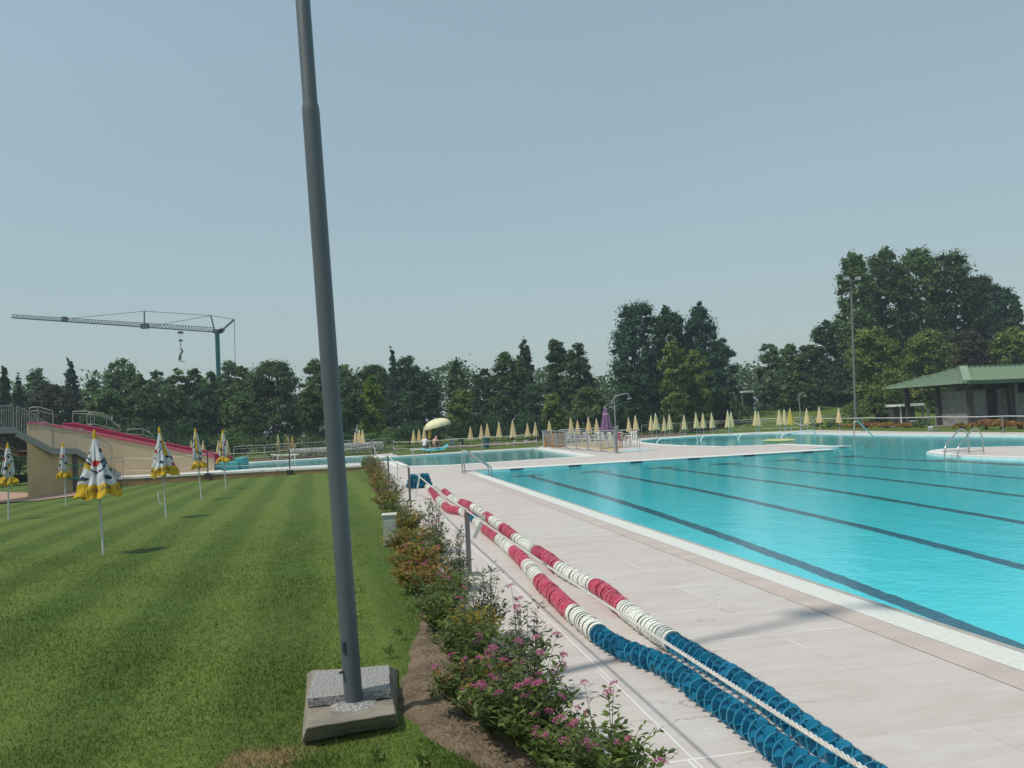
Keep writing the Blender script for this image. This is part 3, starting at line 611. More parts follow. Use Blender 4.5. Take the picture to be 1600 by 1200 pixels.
# ================================================================ FOREGROUND: POLE, PLINTH, BED
pb = G(553, 1099, .085); pt_ = P(473, 0, pb.y); pt_ = pb+(pt_-pb)*(8.2/pt_.z); ax = (pt_-pb).normalized()
t = thing('light_pole', 'tall leaning grey steel light pole standing on the concrete block', 'light pole', pb)
t.rotation_euler = Vector((0, 0, 1)).rotation_difference(ax).to_euler(); LP = (pt_-pb).length
b = MB(); b.lathe([(.054, -.02), (.053, 1.0), (.0525, 3.56), (.051, 3.60), (.0445, 3.625), (.044, LP)], 24); b.build('pole', mat('pole_paint', (.105, .122, .138), (.085, .10, .112), 5, .45, bump=.08, spec=.5, wear=((.17, .17, .165), 7, .70), stretch=(1, 1, .25)), t, True)
b = MB(); b.box((-.031, -.0455, .345), (.018, .014, .075), -.55, bev=.006); b.build('cable_opening', DARK, t)
b = MB(); b.tube([(-.045, -.028, .20), (-.062, -.04, .20)], .008, 8); b.lathe([(.014, 0), (.014, .008)], 6, (-.06, -.038, .196)); b.build('earth_bolt', DARKPOST, t)
b = MB(); b.beam((-.45, 0, LP-.08), (.45, 0, LP-.08), .06); b.build('crossarm', POST, t)
for s in (-1, 1):
    b = MB(); b.box((s*.36, -.05, LP-.2), (.34, .3, .16), bev=.02); b.build('floodlight', GALV, t)
# plinth
t = thing('concrete_plinth', 'chipped concrete block carrying the light pole on the lawn', 'plinth', (0, 0, 0))
PL = [G(471, 1160, -.02), G(621, 1134, -.02), G(622, 1045, -.02), G(480, 1052, -.02), G(479, 1137, .085), G(618, 1115, .085), G(607, 1041, .085), G(489, 1047, .085)]
b = MB(); V = [tuple(q) for q in PL]
bm = bmesh.new(); vs = [bm.verts.new(p) for p in V]
for f in ([3, 2, 1, 0], [4, 5, 6, 7], [0, 1, 5, 4], [1, 2, 6, 5], [2, 3, 7, 6], [3, 0, 4, 7]): bm.faces.new([vs[i] for i in f])
bmesh.ops.subdivide_edges(bm, edges=bm.edges[:], cuts=9, use_grid_fill=True)
rnd = random.Random(4)
for v in bm.verts: v.co += Vector((rnd.uniform(-1, 1), rnd.uniform(-1, 1), rnd.uniform(-1, 1)))*.002
bmesh.ops.bevel(bm, geom=[e for e in bm.edges if len(e.link_faces) == 2 and e.calc_face_angle() > .9], offset=.006, segments=1, affect='EDGES')
me = bpy.data.meshes.new('block'); bm.to_mesh(me); bm.free(); me.materials.append(CONC); link(bpy.data.objects.new('block', me), t)
b = MB(); b.lathe([(.15, .078), (.12, .096), (.05, .104)], 20, (pb.x, pb.y, 0)); b.build('mortar_collar', GRAVEL, t, True)
SB = [G(480.5, 1092, .142), G(609.5, 1077, .142), G(607, 1039, .142), G(492, 1049, .142)]; sc_ = sum(SB, Vector())/4
b = MB(); b.add([tuple(q-sc_-Vector((0, 0, .048))) for q in SB]+[tuple(q-sc_) for q in SB], [[3, 2, 1, 0], [4, 5, 6, 7], [0, 1, 5, 4], [1, 2, 6, 5], [2, 3, 7, 6], [3, 0, 4, 7]])
o = b.build('paving_slab', GRAVEL); o.location = sc_; tag(o, 'grey pebbled concrete slab lying on the back of the plinth', 'slab')
# --- spiraea bed
LM['sp_green'] = leafmat('spirea_green', [(.08, .12, .03), (.12, .18, .04), (.17, .24, .06), (.24, .30, .09)], .45)
LM['sp_dark'] = leafmat('spirea_dark', [(0.070, 0.112, 0.036), (0.119, 0.168, 0.056), (0.168, 0.217, 0.077)], .42)
LM['sp_gold'] = leafmat('spirea_gold', [(.15, .17, .035), (.28, .26, .05), (.44, .31, .05), (.36, .20, .05), (.18, .21, .04)], .42)
LM['sp_red'] = leafmat('spirea_red', [(0.127, 0.149, 0.034), (0.368, 0.149, 0.057), (0.230, 0.207, 0.052), (0.460, 0.230, 0.069)], .42)
LM['sp_grey'] = leafmat('spirea_grey', [(0.132, 0.156, 0.102), (0.204, 0.228, 0.156), (0.264, 0.276, 0.204)], .42)
LM['petal'] = leafmat('pink_petal', [(.42, .07, .20), (.56, .14, .31), (.66, .26, .42), (.36, .04, .13)], .35)
STEM = mat('shrub_stem', (.13, .09, .05), (.09, .07, .04), 20, .8)
def spirea(x, y, h, r, cols, nstem, per, flowers, label, seed, leaf=.034, lean=0.0, sprays=0):
    rng = np.random.default_rng(seed); z0 = bz(x, y); root = thing('flowering_shrub', label, 'shrub', (x, y, z0), 0, 'spiraea bushes in the planting bed')
    b = MB(); bins = {c: ([], [], []) for c in cols}; tips = []
    keys = list(cols)
    for s in range(nstem):
        a = rng.uniform(0, 6.283); k = math.sqrt(rng.random()); spray = s < sprays
        hh = h*(rng.uniform(.62, 1.0) if not spray else rng.uniform(1.2, 1.6))*(1-.25*k*k); e = r*k*(1 if not spray else .8)
        p0 = np.array([.05*math.cos(a), .05*math.sin(a), 0]); p2 = np.array([e*math.cos(a)+lean, e*math.sin(a), hh]); p1 = p0*.4+p2*.6; p1[2] = hh*.62; p1[:2] *= .75
        pts = [p0*(1-t)**2+p1*2*t*(1-t)+p2*t*t for t in np.linspace(0, 1, 5)]; b.tube(pts, [.0028, .0024, .002, .0016, .001], 4)
        tips.append(pts[-1])
        col = keys[min(len(keys)-1, int(rng.random()*len(keys)))]; C, N, U = bins['sp_grey' if spray and 'sp_grey' in bins else col]
        for j in range(int(per*1.75) if not spray else int(per*1.2)):
            t = rng.uniform(.06, 1)**.75; q = p0*(1-t)**2+p1*2*t*(1-t)+p2*t*t; az = rng.uniform(0, 6.283); o = np.array([math.cos(az), math.sin(az), rng.uniform(-.2, .7)]); o /= np.linalg.norm(o)
            C.append(q+o*(leaf*.55+rng.random()*.03)); N.append(np.array([-o[0]*.5, -o[1]*.5, 1])+rng.normal(size=3)*.35); U.append(o)
    for c, (C, N, U) in bins.items():
        if len(C) > 3: leaf_mesh('foliage', np.array(C), np.array(N), leaf*rng.uniform(.7, 1.4, len(C)), .42, LM[c], root, rng, up=np.array(U))
    b.build('stem', STEM, root)
    if flowers:
        tp = sorted(range(len(tips)), key=lambda i: -tips[i][2]*rng.uniform(.7, 1.15))[:flowers]
        for i in tp:
            q = tips[i]; R_ = rng.uniform(.016, .034); m = int(90*(R_/.03)); an = rng.uniform(0, 6.283, m); rr = R_*np.sqrt(rng.random(m))
            C = np.stack([rr*np.cos(an), rr*np.sin(an), .012*(1-(rr/R_)**2)+rng.normal(size=m)*.003], 1)
            f = leaf_mesh('flower_head', C, np.array([0, 0, 1.])+rng.normal(size=(m, 3))*.55, .0085, .8, LM['petal'], root, rng); f.location = tuple(q+np.array([0, 0, .008])); f.rotation_euler = (rng.normal()*.3, rng.normal()*.3, 0)
    return root
gq = [
 (.84, 3.95, .40, .30, ('sp_green', 'sp_dark'), 46, 26, 8, 2, 'small flowering spiraea between the two lowest bushes'),
 (.66, 4.5, .36, .26, ('sp_green', 'sp_dark'), 40, 24, 6, 0, 'small pink headed spiraea on the soil side of the bed'),
 (.86, 3.0, .34, .30, ('sp_green', 'sp_dark'), 44, 26, 6, 0, 'low spiraea cut off by the bottom edge of view'),
 (.78, 5.35, .44, .30, ('sp_green', 'sp_dark'), 46, 26, 6, 0, 'compact green spiraea behind the tallest flowering one'),
 (.74, 6.2, .46, .30, ('sp_green', 'sp_gold'), 46, 26, 0, 0, 'yellow green spiraea at the end of the bare soil'),
 (.76, 7.5, .50, .34, ('sp_green', 'sp_dark'), 46, 24, 3, 0, 'leafy spiraea just before the near stanchion'),
 (.82, 10.2, .52, .34, ('sp_green', 'sp_dark'), 44, 24, 2, 4, 'green spiraea beyond the near stanchion on the deck side'),
 (.48, 8.8, .40, .26, ('sp_gold', 'sp_red'), 40, 24, 3, 0, 'small orange spiraea on the lawn side near the stanchion'),
 (.70, 14.0, .56, .40, ('sp_gold', 'sp_green'), 42, 22, 0, 0, 'yellowish spiraea just beyond the utility box'),
 # x, y, h, r, colours, stems, leaves per stem, flowers, sprays
 (.98, 3.55, .46, .34, ('sp_green', 'sp_green', 'sp_dark'), 60, 30, 14, 6, 'leafy green spiraea with pink flowers at the bottom edge of view'),
 (.76, 4.25, .58, .36, ('sp_green', 'sp_dark'), 66, 32, 24, 8, 'tall spiraea with the most pink flower heads beside the blue floats'),
 (.58, 4.85, .46, .30, ('sp_green', 'sp_dark', 'sp_red'), 54, 30, 10, 0, 'spiraea with a few red pink heads right of the bare soil'),
 (.92, 5.0, .62, .22, ('sp_dark', 'sp_grey'), 34, 26, 4, 12, 'upright grey green spiraea overhanging the deck by the blue floats'),
 (.66, 5.75, .50, .32, ('sp_dark', 'sp_green'), 52, 28, 2, 4, 'dull green spiraea without flowers behind the soil patch'),
 (.90, 6.5, .56, .24, ('sp_grey', 'sp_dark'), 34, 26, 0, 14, 'wispy grey green spiraea with bare seed heads leaning over the deck'),
 (.60, 6.9, .50, .34, ('sp_green', 'sp_dark'), 52, 26, 0, 0, 'round green spiraea below the near stanchion'),
 (.62, 8.1, .52, .36, ('sp_green', 'sp_red'), 54, 24, 3, 4, 'green spiraea with rusty shoots left of the near stanchion'),
 (.92, 8.6, .60, .22, ('sp_grey', 'sp_dark'), 30, 24, 0, 12, 'tall grey spiraea right at the foot of the near stanchion'),
 (.56, 9.5, .56, .36, ('sp_gold', 'sp_red', 'sp_green'), 52, 24, 4, 0, 'orange and red tipped spiraea behind the near stanchion'),
 (.60, 11.0, .60, .40, ('sp_gold', 'sp_gold', 'sp_green'), 52, 24, 2, 0, 'bright golden spiraea in front of the green utility box'),
 (.94, 11.2, .66, .26, ('sp_grey', 'sp_dark'), 30, 22, 0, 16, 'grey seed headed spiraea over the deck near the utility box'),
 (.74, 13.0, .58, .40, ('sp_dark', 'sp_gold'), 46, 22, 0, 4, 'dark spiraea right behind the green utility box'),
 (.62, 15.0, .62, .45, ('sp_green', 'sp_dark'), 44, 20, 0, 4, 'plain green spiraea a little beyond the utility box'),
 (.60, 17.2, .66, .45, ('sp_gold', 'sp_green', 'sp_red'), 44, 20, 0, 4, 'golden tipped spiraea midway along the bed'),
 (.72, 19.6, .66, .45, ('sp_dark', 'sp_green', 'sp_grey'), 42, 18, 0, 8, 'grey green spiraea beside the second stanchion'),
 (.58, 22.2, .72, .48, ('sp_green', 'sp_red'), 42, 18, 0, 4, 'rusty green spiraea beyond the second stanchion'),
 (.66, 25.0, .74, .50, ('sp_red', 'sp_gold', 'sp_green'), 42, 18, 0, 6, 'reddish spiraea at the third stanchion'),
 (.60, 28.2, .82, .52, ('sp_red', 'sp_dark'), 40, 18, 0, 6, 'bronze spiraea before the brick pillar'),
 (.66, 31.5, .9, .55, ('sp_grey', 'sp_red'), 40, 18, 0, 8, 'pale flecked spiraea near the brick pillar'),
 (.60, 35.5, .9, .55, ('sp_green', 'sp_dark'), 38, 18, 0, 4, 'green spiraea second from the brick pillar'),
 (.62, 39.2, .85, .50, ('sp_red', 'sp_green'), 38, 18, 0, 4, 'last spiraea of the bed against the brick pillar'),
]
for i, (x, y, h, r, cols, ns, per, fl_, sprays, lab) in enumerate(gq):
    spirea(x+.05, y, h*.76, r*.9, cols, ns, int(per*.7), fl_, lab, 100+i, leaf=.042+.0016*max(0, y-6), sprays=sprays)
# weeds on the bare soil
for i, (x, y, s_) in enumerate([(.28, 4.2, .10), (.20, 6.4, .08), (.42, 5.25, .05), (.30, 6.9, .07), (.05, 4.45, .07)]):
    rng = np.random.default_rng(300+i); n = 34; an = rng.uniform(0, 6.28, n); e = rng.uniform(.2, 1, n)
    C = np.stack([np.cos(an)*e*s_*.6, np.sin(an)*e*s_*.6, .015+s_*.6*rng.random(n)], 1); U = np.stack([np.cos(an), np.sin(an), .9+0*an], 1)
    o = leaf_mesh('weed', C, np.array([0, 0, .6])-U*.4+rng.normal(size=(n, 3))*.3, s_*.75, .22, LM['sp_green'], None, rng, up=U)
    o.location = (x, y, bz(x, y)); tag(o, ['leafy weed tuft beside the bottom flowers', 'weed tuft on the lawn edge behind the plinth', 'tiny weed on the bare soil', 'small weed tuft at the far end of the bare soil', 'weed tuft in front of the plinth'][i], 'weed', 'weeds around the bare soil')
# grass blades near the camera
rng = np.random.default_rng(9)
def blades(n, y0, y1, pw):
    y = y0+(y1-y0)*rng.random(n)**pw; xl = -.62*y-.6; x = xl+(.66-xl)*rng.random(n)
    return x, y
x1, y1 = blades(330000, 2.9, 21, 2.1); le = .40+.018*np.sin(y1*5.3+1)+.008*np.sin(y1*17)+.12*np.clip((y1-6.6)/1.5, 0, 1)-.05*np.sin(y1*1.3)-.22*np.exp(-((y1-5.3)/.8)**2)+.2*np.clip((4.6-y1)/.6, 0, 1)
patch = np.sin(x1*2.1+1.3*np.sin(y1*1.7))*np.sin(y1*1.9+.8*np.sin(x1*2.7)); tall = rng.random(len(x1))
ok = (rng.random(len(x1)) < np.clip((21-y1)/9, 0, 1)) & (x1 < le-.02+rng.exponential(.075, len(x1))*(.6+.9*np.sin(y1*13+x1*5)**2)) & ~((x1 > -.38) & (x1 < .2) & (y1 > 4.86) & (y1 < 6.2)) & (tall > .35-.3*patch)
x1, y1 = x1[ok], y1[ok]; n = len(x1); z1 = np.array([rlawn(a, c) for a, c in zip(x1, y1)])
h = .017*rng.uniform(.5, 1.5, n)*(1+1.1*(rng.random(n) > .97)+.9*((y1 < 4.6) & (x1 > -1.3))*(.5+.5*np.sin(x1*9+y1*5))); an = rng.uniform(0, 6.28, n); lx = rng.normal(size=n)*.6; ly = rng.normal(size=n)*.6; wd = .0028+.0002*y1
V = np.empty((n, 3, 3)); V[:, 0] = np.stack([x1-np.cos(an)*wd, y1-np.sin(an)*wd, z1-.004], 1); V[:, 1] = np.stack([x1+np.cos(an)*wd, y1+np.sin(an)*wd, z1-.004], 1); V[:, 2] = np.stack([x1+lx*h, y1+ly*h, z1+h], 1)
me = bpy.data.meshes.new('grass_blades'); me.vertices.add(3*n); me.vertices.foreach_set('co', V.reshape(-1).astype(np.float32)); me.loops.add(3*n); me.loops.foreach_set('vertex_index', np.arange(3*n, dtype=np.int32))
me.polygons.add(n); me.polygons.foreach_set('loop_start', np.arange(0, 3*n, 3, dtype=np.int32)); me.update(calc_edges=True)
me.materials.append(mk_blade()); tag(link(bpy.data.objects.new('grass_blades', me)), kind='stuff')
# ================================================================ DECK OBJECTS
def stanchion(x, y, h, label):
    t = thing('stanchion', label, 'stanchion', (x, y, 0), 0, 'rope stanchions on the deck')
    b = MB(); b.box((0, 0, h/2), (.05, .05, h), bev=.006); b.build('post', POST, t)
    b = MB(); b.box((.02, 0, .006), (.2, .2, .012)); b.build('base_plate', POST, t)
    b = MB(); b.tube([(.022*math.cos(a), 0, h+.02+.022*math.sin(a)) for a in np.linspace(0, 6.283, 13)[:-1]], .005, 6, closed=True); b.build('rope_ring', GALV, t)
    return t
stanchion(1.23, 9.43, .71, 'grey square stanchion nearest the camera between shrubs and floats')
stanchion(1.23, 19.61, .80, 'grey stanchion beside the blue coil of floats')
stanchion(.97, 25.2, .92, 'grey stanchion third along the rope, near the brick pillar')
# strap stand with black ball near the pillar
p = P(583, 712, 43.2)
t = thing('rope_anchor_post', 'short dark post with a black ball and rope beside the brick pillar', 'post', (p.x, 43.2, 0))
b = MB(); b.tube([(0, 0, 0), (0, 0, .72)], .03, 8); b.build('post', DARKPOST, t)
b = MB(); b.lathe([(.005, .66), (.06, .69), (.085, .75), (.06, .81), (.005, .84)], 12); b.build('ball', DARKPOST, t, True)
b = MB(); b.box((-.16, 0, .1), (.22, .2, .2)); b.build('base_block', WHITE, t)
def sag(a, b, s, n=14):
    a = Vector(a); b = Vector(b); return [a.lerp(b, k/n)-Vector((0, 0, s*4*(k/n)*(1-k/n))) for k in range(n+1)]
# braided rope, three strands
path = sag(P(584, 698, 43.2), (.97, 25.2, .93), .35, 16)+sag((.97, 25.2, .93), (1.23, 19.61, .82), .10, 10)[1:]
near = sag((1.23, 19.61, .82), (1.23, 9.43, .73), .05, 20)[1:]+sag((1.23, 9.43, .73), P(1342, 1196, 1.97), .02, 26)[1:]
endp = near[-1]; near += [endp+Vector((0, -.9, .03))]
b = MB(); b.tube(path, .014, 6)
dn = []
for i in range(len(near)-1):
    L_ = (near[i+1]-near[i]).length; m = max(2, int(L_/.011)) if near[i].y < 9.5 else max(1, int(L_/.2))
    dn += [near[i].lerp(near[i+1], k/m) for k in range(m)]
dn.append(near[-1]); far_p = [p for p in dn if p.y >= 9.4]; nr = [p for p in dn if p.y < 9.5]
b.tube([path[-1]]+far_p, .012, 6)
for s in range(3):
    pts = []
    for i, p in enumerate(nr):
        a = i*.9+s*2.094; pts.append(p+Vector((math.cos(a)*.005, 0, math.sin(a)*.005)))
    b.tube(pts, .004, 5)
tag(b.build('rope', ROPE, smooth=True), 'long white twisted rope strung over the stanchions beside the shrubs', 'rope')
def hang(name, top, size, label, tilt=(0, 0, 0), cat='tag'):
    b = MB(); b.box((0, 0, -size[1]/2), (size[0], .004, size[1]), bev=.0015); b.box((0, 0, 0), (.012, .012, .03))
    o = b.build(name, WHITE); o.location = top; o.rotation_euler = tilt; return tag(o, label, cat)
hang('plastic_tag', P(757, 806, 8.9), (.045, .26), 'long white plastic tag hanging from the rope at the near stanchion', (R(6), R(28), R(15)))
hang('rope_end', P(656, 740, 18.8), (.035, .55), 'white strap end hanging from the rope over the blue coil', (0, R(12), 0))
hang('rope_end', P(621, 722.5, 22.6), (.03, .50), 'white strap hanging from the rope between the second and third stanchions', (0, R(2), 0))
# ---------------------------------------------------------------- lane ropes
def disc_mesh(kind):
    b = MB(); n = 20; r = .077
    if kind == 'blue':
        b.lathe([(r, -.0045), (r+.001, 0), (r, .0045)], n, mi=1, cap=False); b.lathe([(r-.004, .0045), (r-.004, -.0045)], n, mi=1, cap=False)
        for k in range(n):
            pass
        for k in range(6):
            a0 = k*math.pi/3; a1 = a0+math.pi/3; up = .022 if k % 2 else -.004; V = [(0, 0, 0)]; m = 5
            for j in range(m+1):
                a = a0+(a1-a0)*j/m; z = (-.006 if k % 2 else .006)+(up if k % 2 else -.03)*(j/m if k % 2 else j/m); V.append(((r-.003)*math.cos(a), (r-.003)*math.sin(a), z))
            b.add(V, [[0, j, j+1] for j in range(1, m+1)], 0)
        for k in range(3):
            a = k*math.pi/3; c, s = math.cos(a), math.sin(a); b.beam((-r*c, -r*s, 0), (r*c, r*s, 0), .005, .012, mi=1)
        b.lathe([(.014, -.034), (.014, .034)], 8, mi=0)
    else:
        b.lathe([(r-.002, -.022), (r, -.016), (r, .016), (r-.002, .022)], n, mi=0, cap=False)
        b.lathe([(r-.001, .0225), (r+.0025, .0225), (r+.0025, .0185), (r-.0005, .0185)], n, mi=1, cap=False)
        for k in range(4):
            a = k*math.pi/4; c, s = math.cos(a), math.sin(a); b.beam((-r*c, -r*s, .012), (r*c, r*s, .012), .004, .02, mi=1)
        for k in range(8):
            a = k*math.pi/4; V = [(0, 0, .004)]+[((r-.003)*math.cos(a+j*math.pi/16), (r-.003)*math.sin(a+j*math.pi/16), .004-.012*j/4) for j in range(5)]; b.add(V, [[0, j, j+1] for j in range(1, 5)], 0)
            b.beam((r*math.cos(a), r*math.sin(a), -.018), (r*math.cos(a), r*math.sin(a), .018), .004, .005, mi=1)
    ms = {'blue': [BLUE, BLUEL], 'red': [RED, REDL], 'white': [WFL, WFLL]}[kind]
    o = b.build('disc', ms); me = o.data; bpy.data.objects.remove(o)
    return me, b, ms
DM = {k: disc_mesh(k) for k in ('blue', 'red', 'white')}
def lane_rope(pts, segs, label, seed):
    """pts: photo path (near to far, disc centres); segs: [(colour, y pixel where it ends)]"""
    W_ = [G(x, y, .078) for x, y in pts]; py = [p[1] for p in pts]; rnd = random.Random(seed)
    t = thing('lane_rope', label, 'lane rope', W_[0]-Vector((0, 0, .078)), 0, 'swimming lane ropes lying on the deck')
    sp = []; n = len(W_)
    for i in range(n-1):     # Catmull-Rom
        a, b_, c, d = W_[max(0, i-1)], W_[i], W_[i+1], W_[min(n-1, i+2)]; m = max(4, int((c-b_).length/.01))
        for k in range(m):
            u = k/m; q = .5*((2*b_)+(c-a)*u+(2*a-5*b_+4*c-d)*u*u+(3*b_-a-3*c+d)*u**3); sp.append((q, py[i]+(py[i+1]-py[i])*u))
    cnt = 0; acc = 0; rest = {}; o0 = Vector(t.location)
    lim = 0; si = 0; last = None; b = MB(); b.tube([q-o0 for q, _ in sp[::6]], .008, 6); b.build('cable', GALV, t)
    for i in range(1, len(sp)):
        q, y = sp[i]; acc += (q-sp[i-1][0]).length
        while si < len(segs)-1 and y < segs[si][1]: si += 1
        kind = segs[si][0]; step = {'blue': .084, 'white': .055, 'red': .046}[kind]
        if acc < step: continue
        acc = 0; d = (sp[min(i+1, len(sp)-1)][0]-sp[i-1][0]).normalized()
        d = (d+Vector((rnd.gauss(0, .07), rnd.gauss(0, .03), rnd.gauss(0, .06)))).normalized()
        d = (d+Vector((0, 0, -.24 if kind == 'blue' else -.10))).normalized()
        qt = d.to_track_quat('Z', 'Y') @ Matrix.Rotation(rnd.uniform(0, 6.28), 4, 'Z').to_quaternion(); pos = q-o0+Vector((rnd.gauss(0, .004), 0, 0))
        if cnt < 100:
            o = bpy.data.objects.new('float_disc', DM[kind][0]); link(o, t); o.location = pos; o.rotation_euler = qt.to_euler()
        else:
            M4 = Matrix.Translation(pos) @ qt.to_matrix().to_4x4(); rest.setdefault(kind, MB()); src = DM[kind][1]; mbk = rest[kind]; n0 = len(mbk.v)
            mbk.v += [tuple(M4 @ Vector(v)) for v in src.v]; mbk.f += [[k+n0 for k in f] for f in src.f]; mbk.m += src.m
        cnt += 1
    allm = MB(); mats = []; 
    for kind, mbk in rest.items():
        n0 = len(allm.v); off = len(mats); mats += DM[kind][2]; allm.v += mbk.v; allm.f += [[k+n0 for k in f] for f in mbk.f]; allm.m += [k+off for k in mbk.m]
    if allm.v: tag(allm.build('far_float_discs', mats, t), kind='stuff')
    return t
A_ = [(1440, 1262), (1375, 1222), (1322, 1187), (1259, 1140), (1206, 1100), (1150, 1062), (1100, 1032), (1050, 1002), (1010, 976), (972, 948), (940, 921), (900, 902), (872, 886), (854, 871), (826, 854), (808, 842), (794, 831), (778, 819), (764, 809), (748, 798), (733, 789), (710, 781), (702, 775), (692, 766), (682, 760)]
lane_rope(A_, [('blue', 1003), ('white', 950), ('red', 917), ('white', 887), ('red', 862), ('white', 841), ('red', 825), ('white', 813), ('red', 806), ('white', 793), ('red', 785), ('white', 777), ('red', 768), ('white', 0)], 'lane rope of blue, white and red discs lying nearer the pool', 3)
B_ = [(1345, 1262), (1290, 1224), (1244, 1190), (1212, 1166), (1181, 1140), (1137, 1109), (1100, 1083), (1062, 1056), (1025, 1035), (981, 1017), (944, 997), (922, 979), (890, 952), (864, 927), (848, 912), (832, 892), (814, 872), (792, 852), (770, 834), (752, 821), (738, 808), (722, 799), (702, 795), (690, 785), (682, 777), (676, 768), (668, 760)]
lane_rope(B_, [('blue', 990), ('white', 958), ('red', 908), ('white', 884), ('red', 862), ('white', 843), ('red', 826), ('white', 815), ('blue', 808), ('red', 804), ('white', 799), ('red', 790), ('white', 781), ('red', 766), ('white', 0)], 'lane rope of blue, white and red discs lying nearer the shrubs', 4)
# coil of blue floats at the far end
c0 = G(655, 763, 0); t = thing('float_coil', 'heap of coiled blue floats at the far end of the lane ropes', 'lane rope', c0)
rnd = random.Random(8); cnt = 0; allb = MB()
for lobe, (ox, oy, rr, zh) in enumerate([(-.12, .1, .17, 3), (.17, .25, .16, 3), (.0, .5, .15, 2)]):
    for lay in range(zh):
        for k in range(14):
            a = k/14*6.283+lay*.4+rnd.uniform(-.1, .1); r_ = rr*(1-.22*lay); d = Vector((-math.sin(a), math.cos(a), rnd.gauss(0, .25))).normalized(); qt = d.to_track_quat('Z', 'Y')
            pos = Vector((ox+r_*math.cos(a), oy+r_*math.sin(a), .08+lay*.125+rnd.uniform(-.01, .01)))
            o = bpy.data.objects.new('float_disc', DM['blue'][0]) if cnt < 100 else None
            if o: link(o, t); o.location = pos; o.rotation_euler = qt.to_euler()
            cnt += 1
# green utility box in the bed
bp_ = Vector((.47, 12.6, 0)); t = thing('utility_box', 'small grey green utility box with pale lid standing in the planting bed', 'utility box', bp_, R(-4))
b = MB(); b.box((0, 0, .19), (.20, .19, .44), bev=.008); b.build('cabinet', mat('box_green', (.38, .41, .35), (.32, .35, .30), 8, .6, wear=((.36, .37, .32), 12, .68)), t)
b = MB(); b.box((0, 0, .425), (.225, .215, .03), bev=.006); b.build('lid', mat('box_lid', (.62, .63, .57), (.55, .56, .5), 8, .6), t)
b = MB(); b.box((0, -.098, .2), (.15, .006, .30), bev=.002); b.build('door', mat('box_door', (.41, .44, .38), (.36, .39, .33), 8, .6), t)
# brick pillar
BR = NG('pillar_brick'); o_ = BR.obj(); q = BR.n('ShaderNodeTexBrick'); mp = BR.mapping(o_, (1, 1, 1), (R(90), 0, 0)); BR.L.new(mp, q.inputs[0])
for k, v in (('Scale', 1), ('Mortar Size', .008), ('Brick Width', .25), ('Row Height', .07)): q.inputs[k].default_value = v
q.inputs['Color1'].default_value = (.20, .14, .115, 1); q.inputs['Color2'].default_value = (.15, .105, .09, 1); q.inputs['Mortar'].default_value = (.24, .21, .19, 1)
BR.L.new(q.outputs[0], BR.b.inputs['Base Color']); BR.b.inputs['Roughness'].default_value = .9
p0 = P(565.5, 720, 41.6); p1 = P(587.5, 719, 41.6)
t = thing('brick_pillar', 'low brown brick pillar with flat cap where lawn meets pool', 'pillar', ((p0.x+p1.x)/2, 41.95, -.4))
wd = p1.x-p0.x; zt = p0.z+.4
b = MB(); b.box((0, 0, zt/2-.04), (wd, .7, zt-.08)); b.build('shaft', BR.m, t)
b = MB(); b.box((0, 0, zt-.03), (wd+.06, .76, .07), bev=.01); b.build('cap', mat('pillar_cap', (.33, .29, .26), (.27, .24, .22), 6, .8), t)
# retaining wall with ochre face below the slide pool coping
OCH = mat('ochre_wall', (.36, .235, .105), (.28, .185, .09), 1.5, .9, bump=.2, wear=((.17, .14, .08), 2.2, .58))
b = MB(); w_ = [Vector(q) for q in near_low]; w_[0] = Vector((p0.x-.02, w_[0].y))
for i in range(2):
    a, c = w_[i], w_[i+1]; m = 10
    for k in range(m):
        u, v = a.lerp(c, k/m), a.lerp(c, (k+1)/m); b.quad((v.x, v.y-.02, -1.2), (u.x, u.y-.02, -1.2), (u.x, u.y-.02, -.004), (v.x, v.y-.02, -.004))
for i in range(2):
    a, c = w_[i], w_[i+1]; b.quad((a.x, a.y-.02, -.004), (a.x, a.y+.2, -.004), (c.x, c.y+.2, -.004), (c.x, c.y-.02, -.004))
tag(b.build('retaining_wall', OCH), 'long low ochre wall carrying the slide pool edge above the lawn', 'wall')
b = MB()
for i in range(2):
    a, c = w_[i], w_[i+1]; d = (c-a).normalized(); n_ = Vector((d.y, -d.x)); n_ = n_ if n_.y > 0 else -n_
    a2, c2 = a+n_*1.0, c+n_*1.0; b.quad((c.x, c.y-.05, .012), (a.x, a.y-.05, .012), (a2.x, a2.y, .012), (c2.x, c2.y, .012)); b.quad((c.x, c.y-.05, -.09), (a.x, a.y-.05, -.09), (a.x, a.y-.05, .012), (c.x, c.y-.05, .012))
tag(b.build('slide_pool_coping', WHITE), kind='structure')
# ---------------------------------------------------------------- ladders
def rail(parent, pts, r=.026, rad=.16, name='handrail'):
    b = MB(); b.tube(arc_pts(pts, rad, 6), r, 10); return b.build(name, STEEL, parent, True)
t = thing('pool_ladder', 'steel pool ladder with two arched rails at the near corner of the main pool', 'ladder', (3.83, 29.6, 0), 0, 'steel pool ladders')
for i, dy in enumerate((.45, -.2)):
    rail(t, [(0, dy, 0), (0, dy, .60), (.05, dy, .80), (.18, dy, .80), (.35, dy, .62), (.96, dy, .20), (.98, dy, -.05), (.98, dy, -.36)], rad=.14)
b = MB(); b.tube([(0, .45, .07), (0, -.2, .07)], .012, 8); b.tube([(0, -.2, .08), (.97, -.2, .08)], .014, 8); b.tube([(0, .45, .08), (.97, .45, .08)], .014, 8); b.build('brace', STEEL, t)
for k in range(2):
    b = MB(); b.box((.98, .125, -.15-.16*k), (.08, .65, .02)); b.build('step', STEEL, t)
def px_rail(parent, base, Y, pts, **kw):
    return rail(parent, [P(x, y, Y+dy)-base for x, y, dy in pts], **kw)
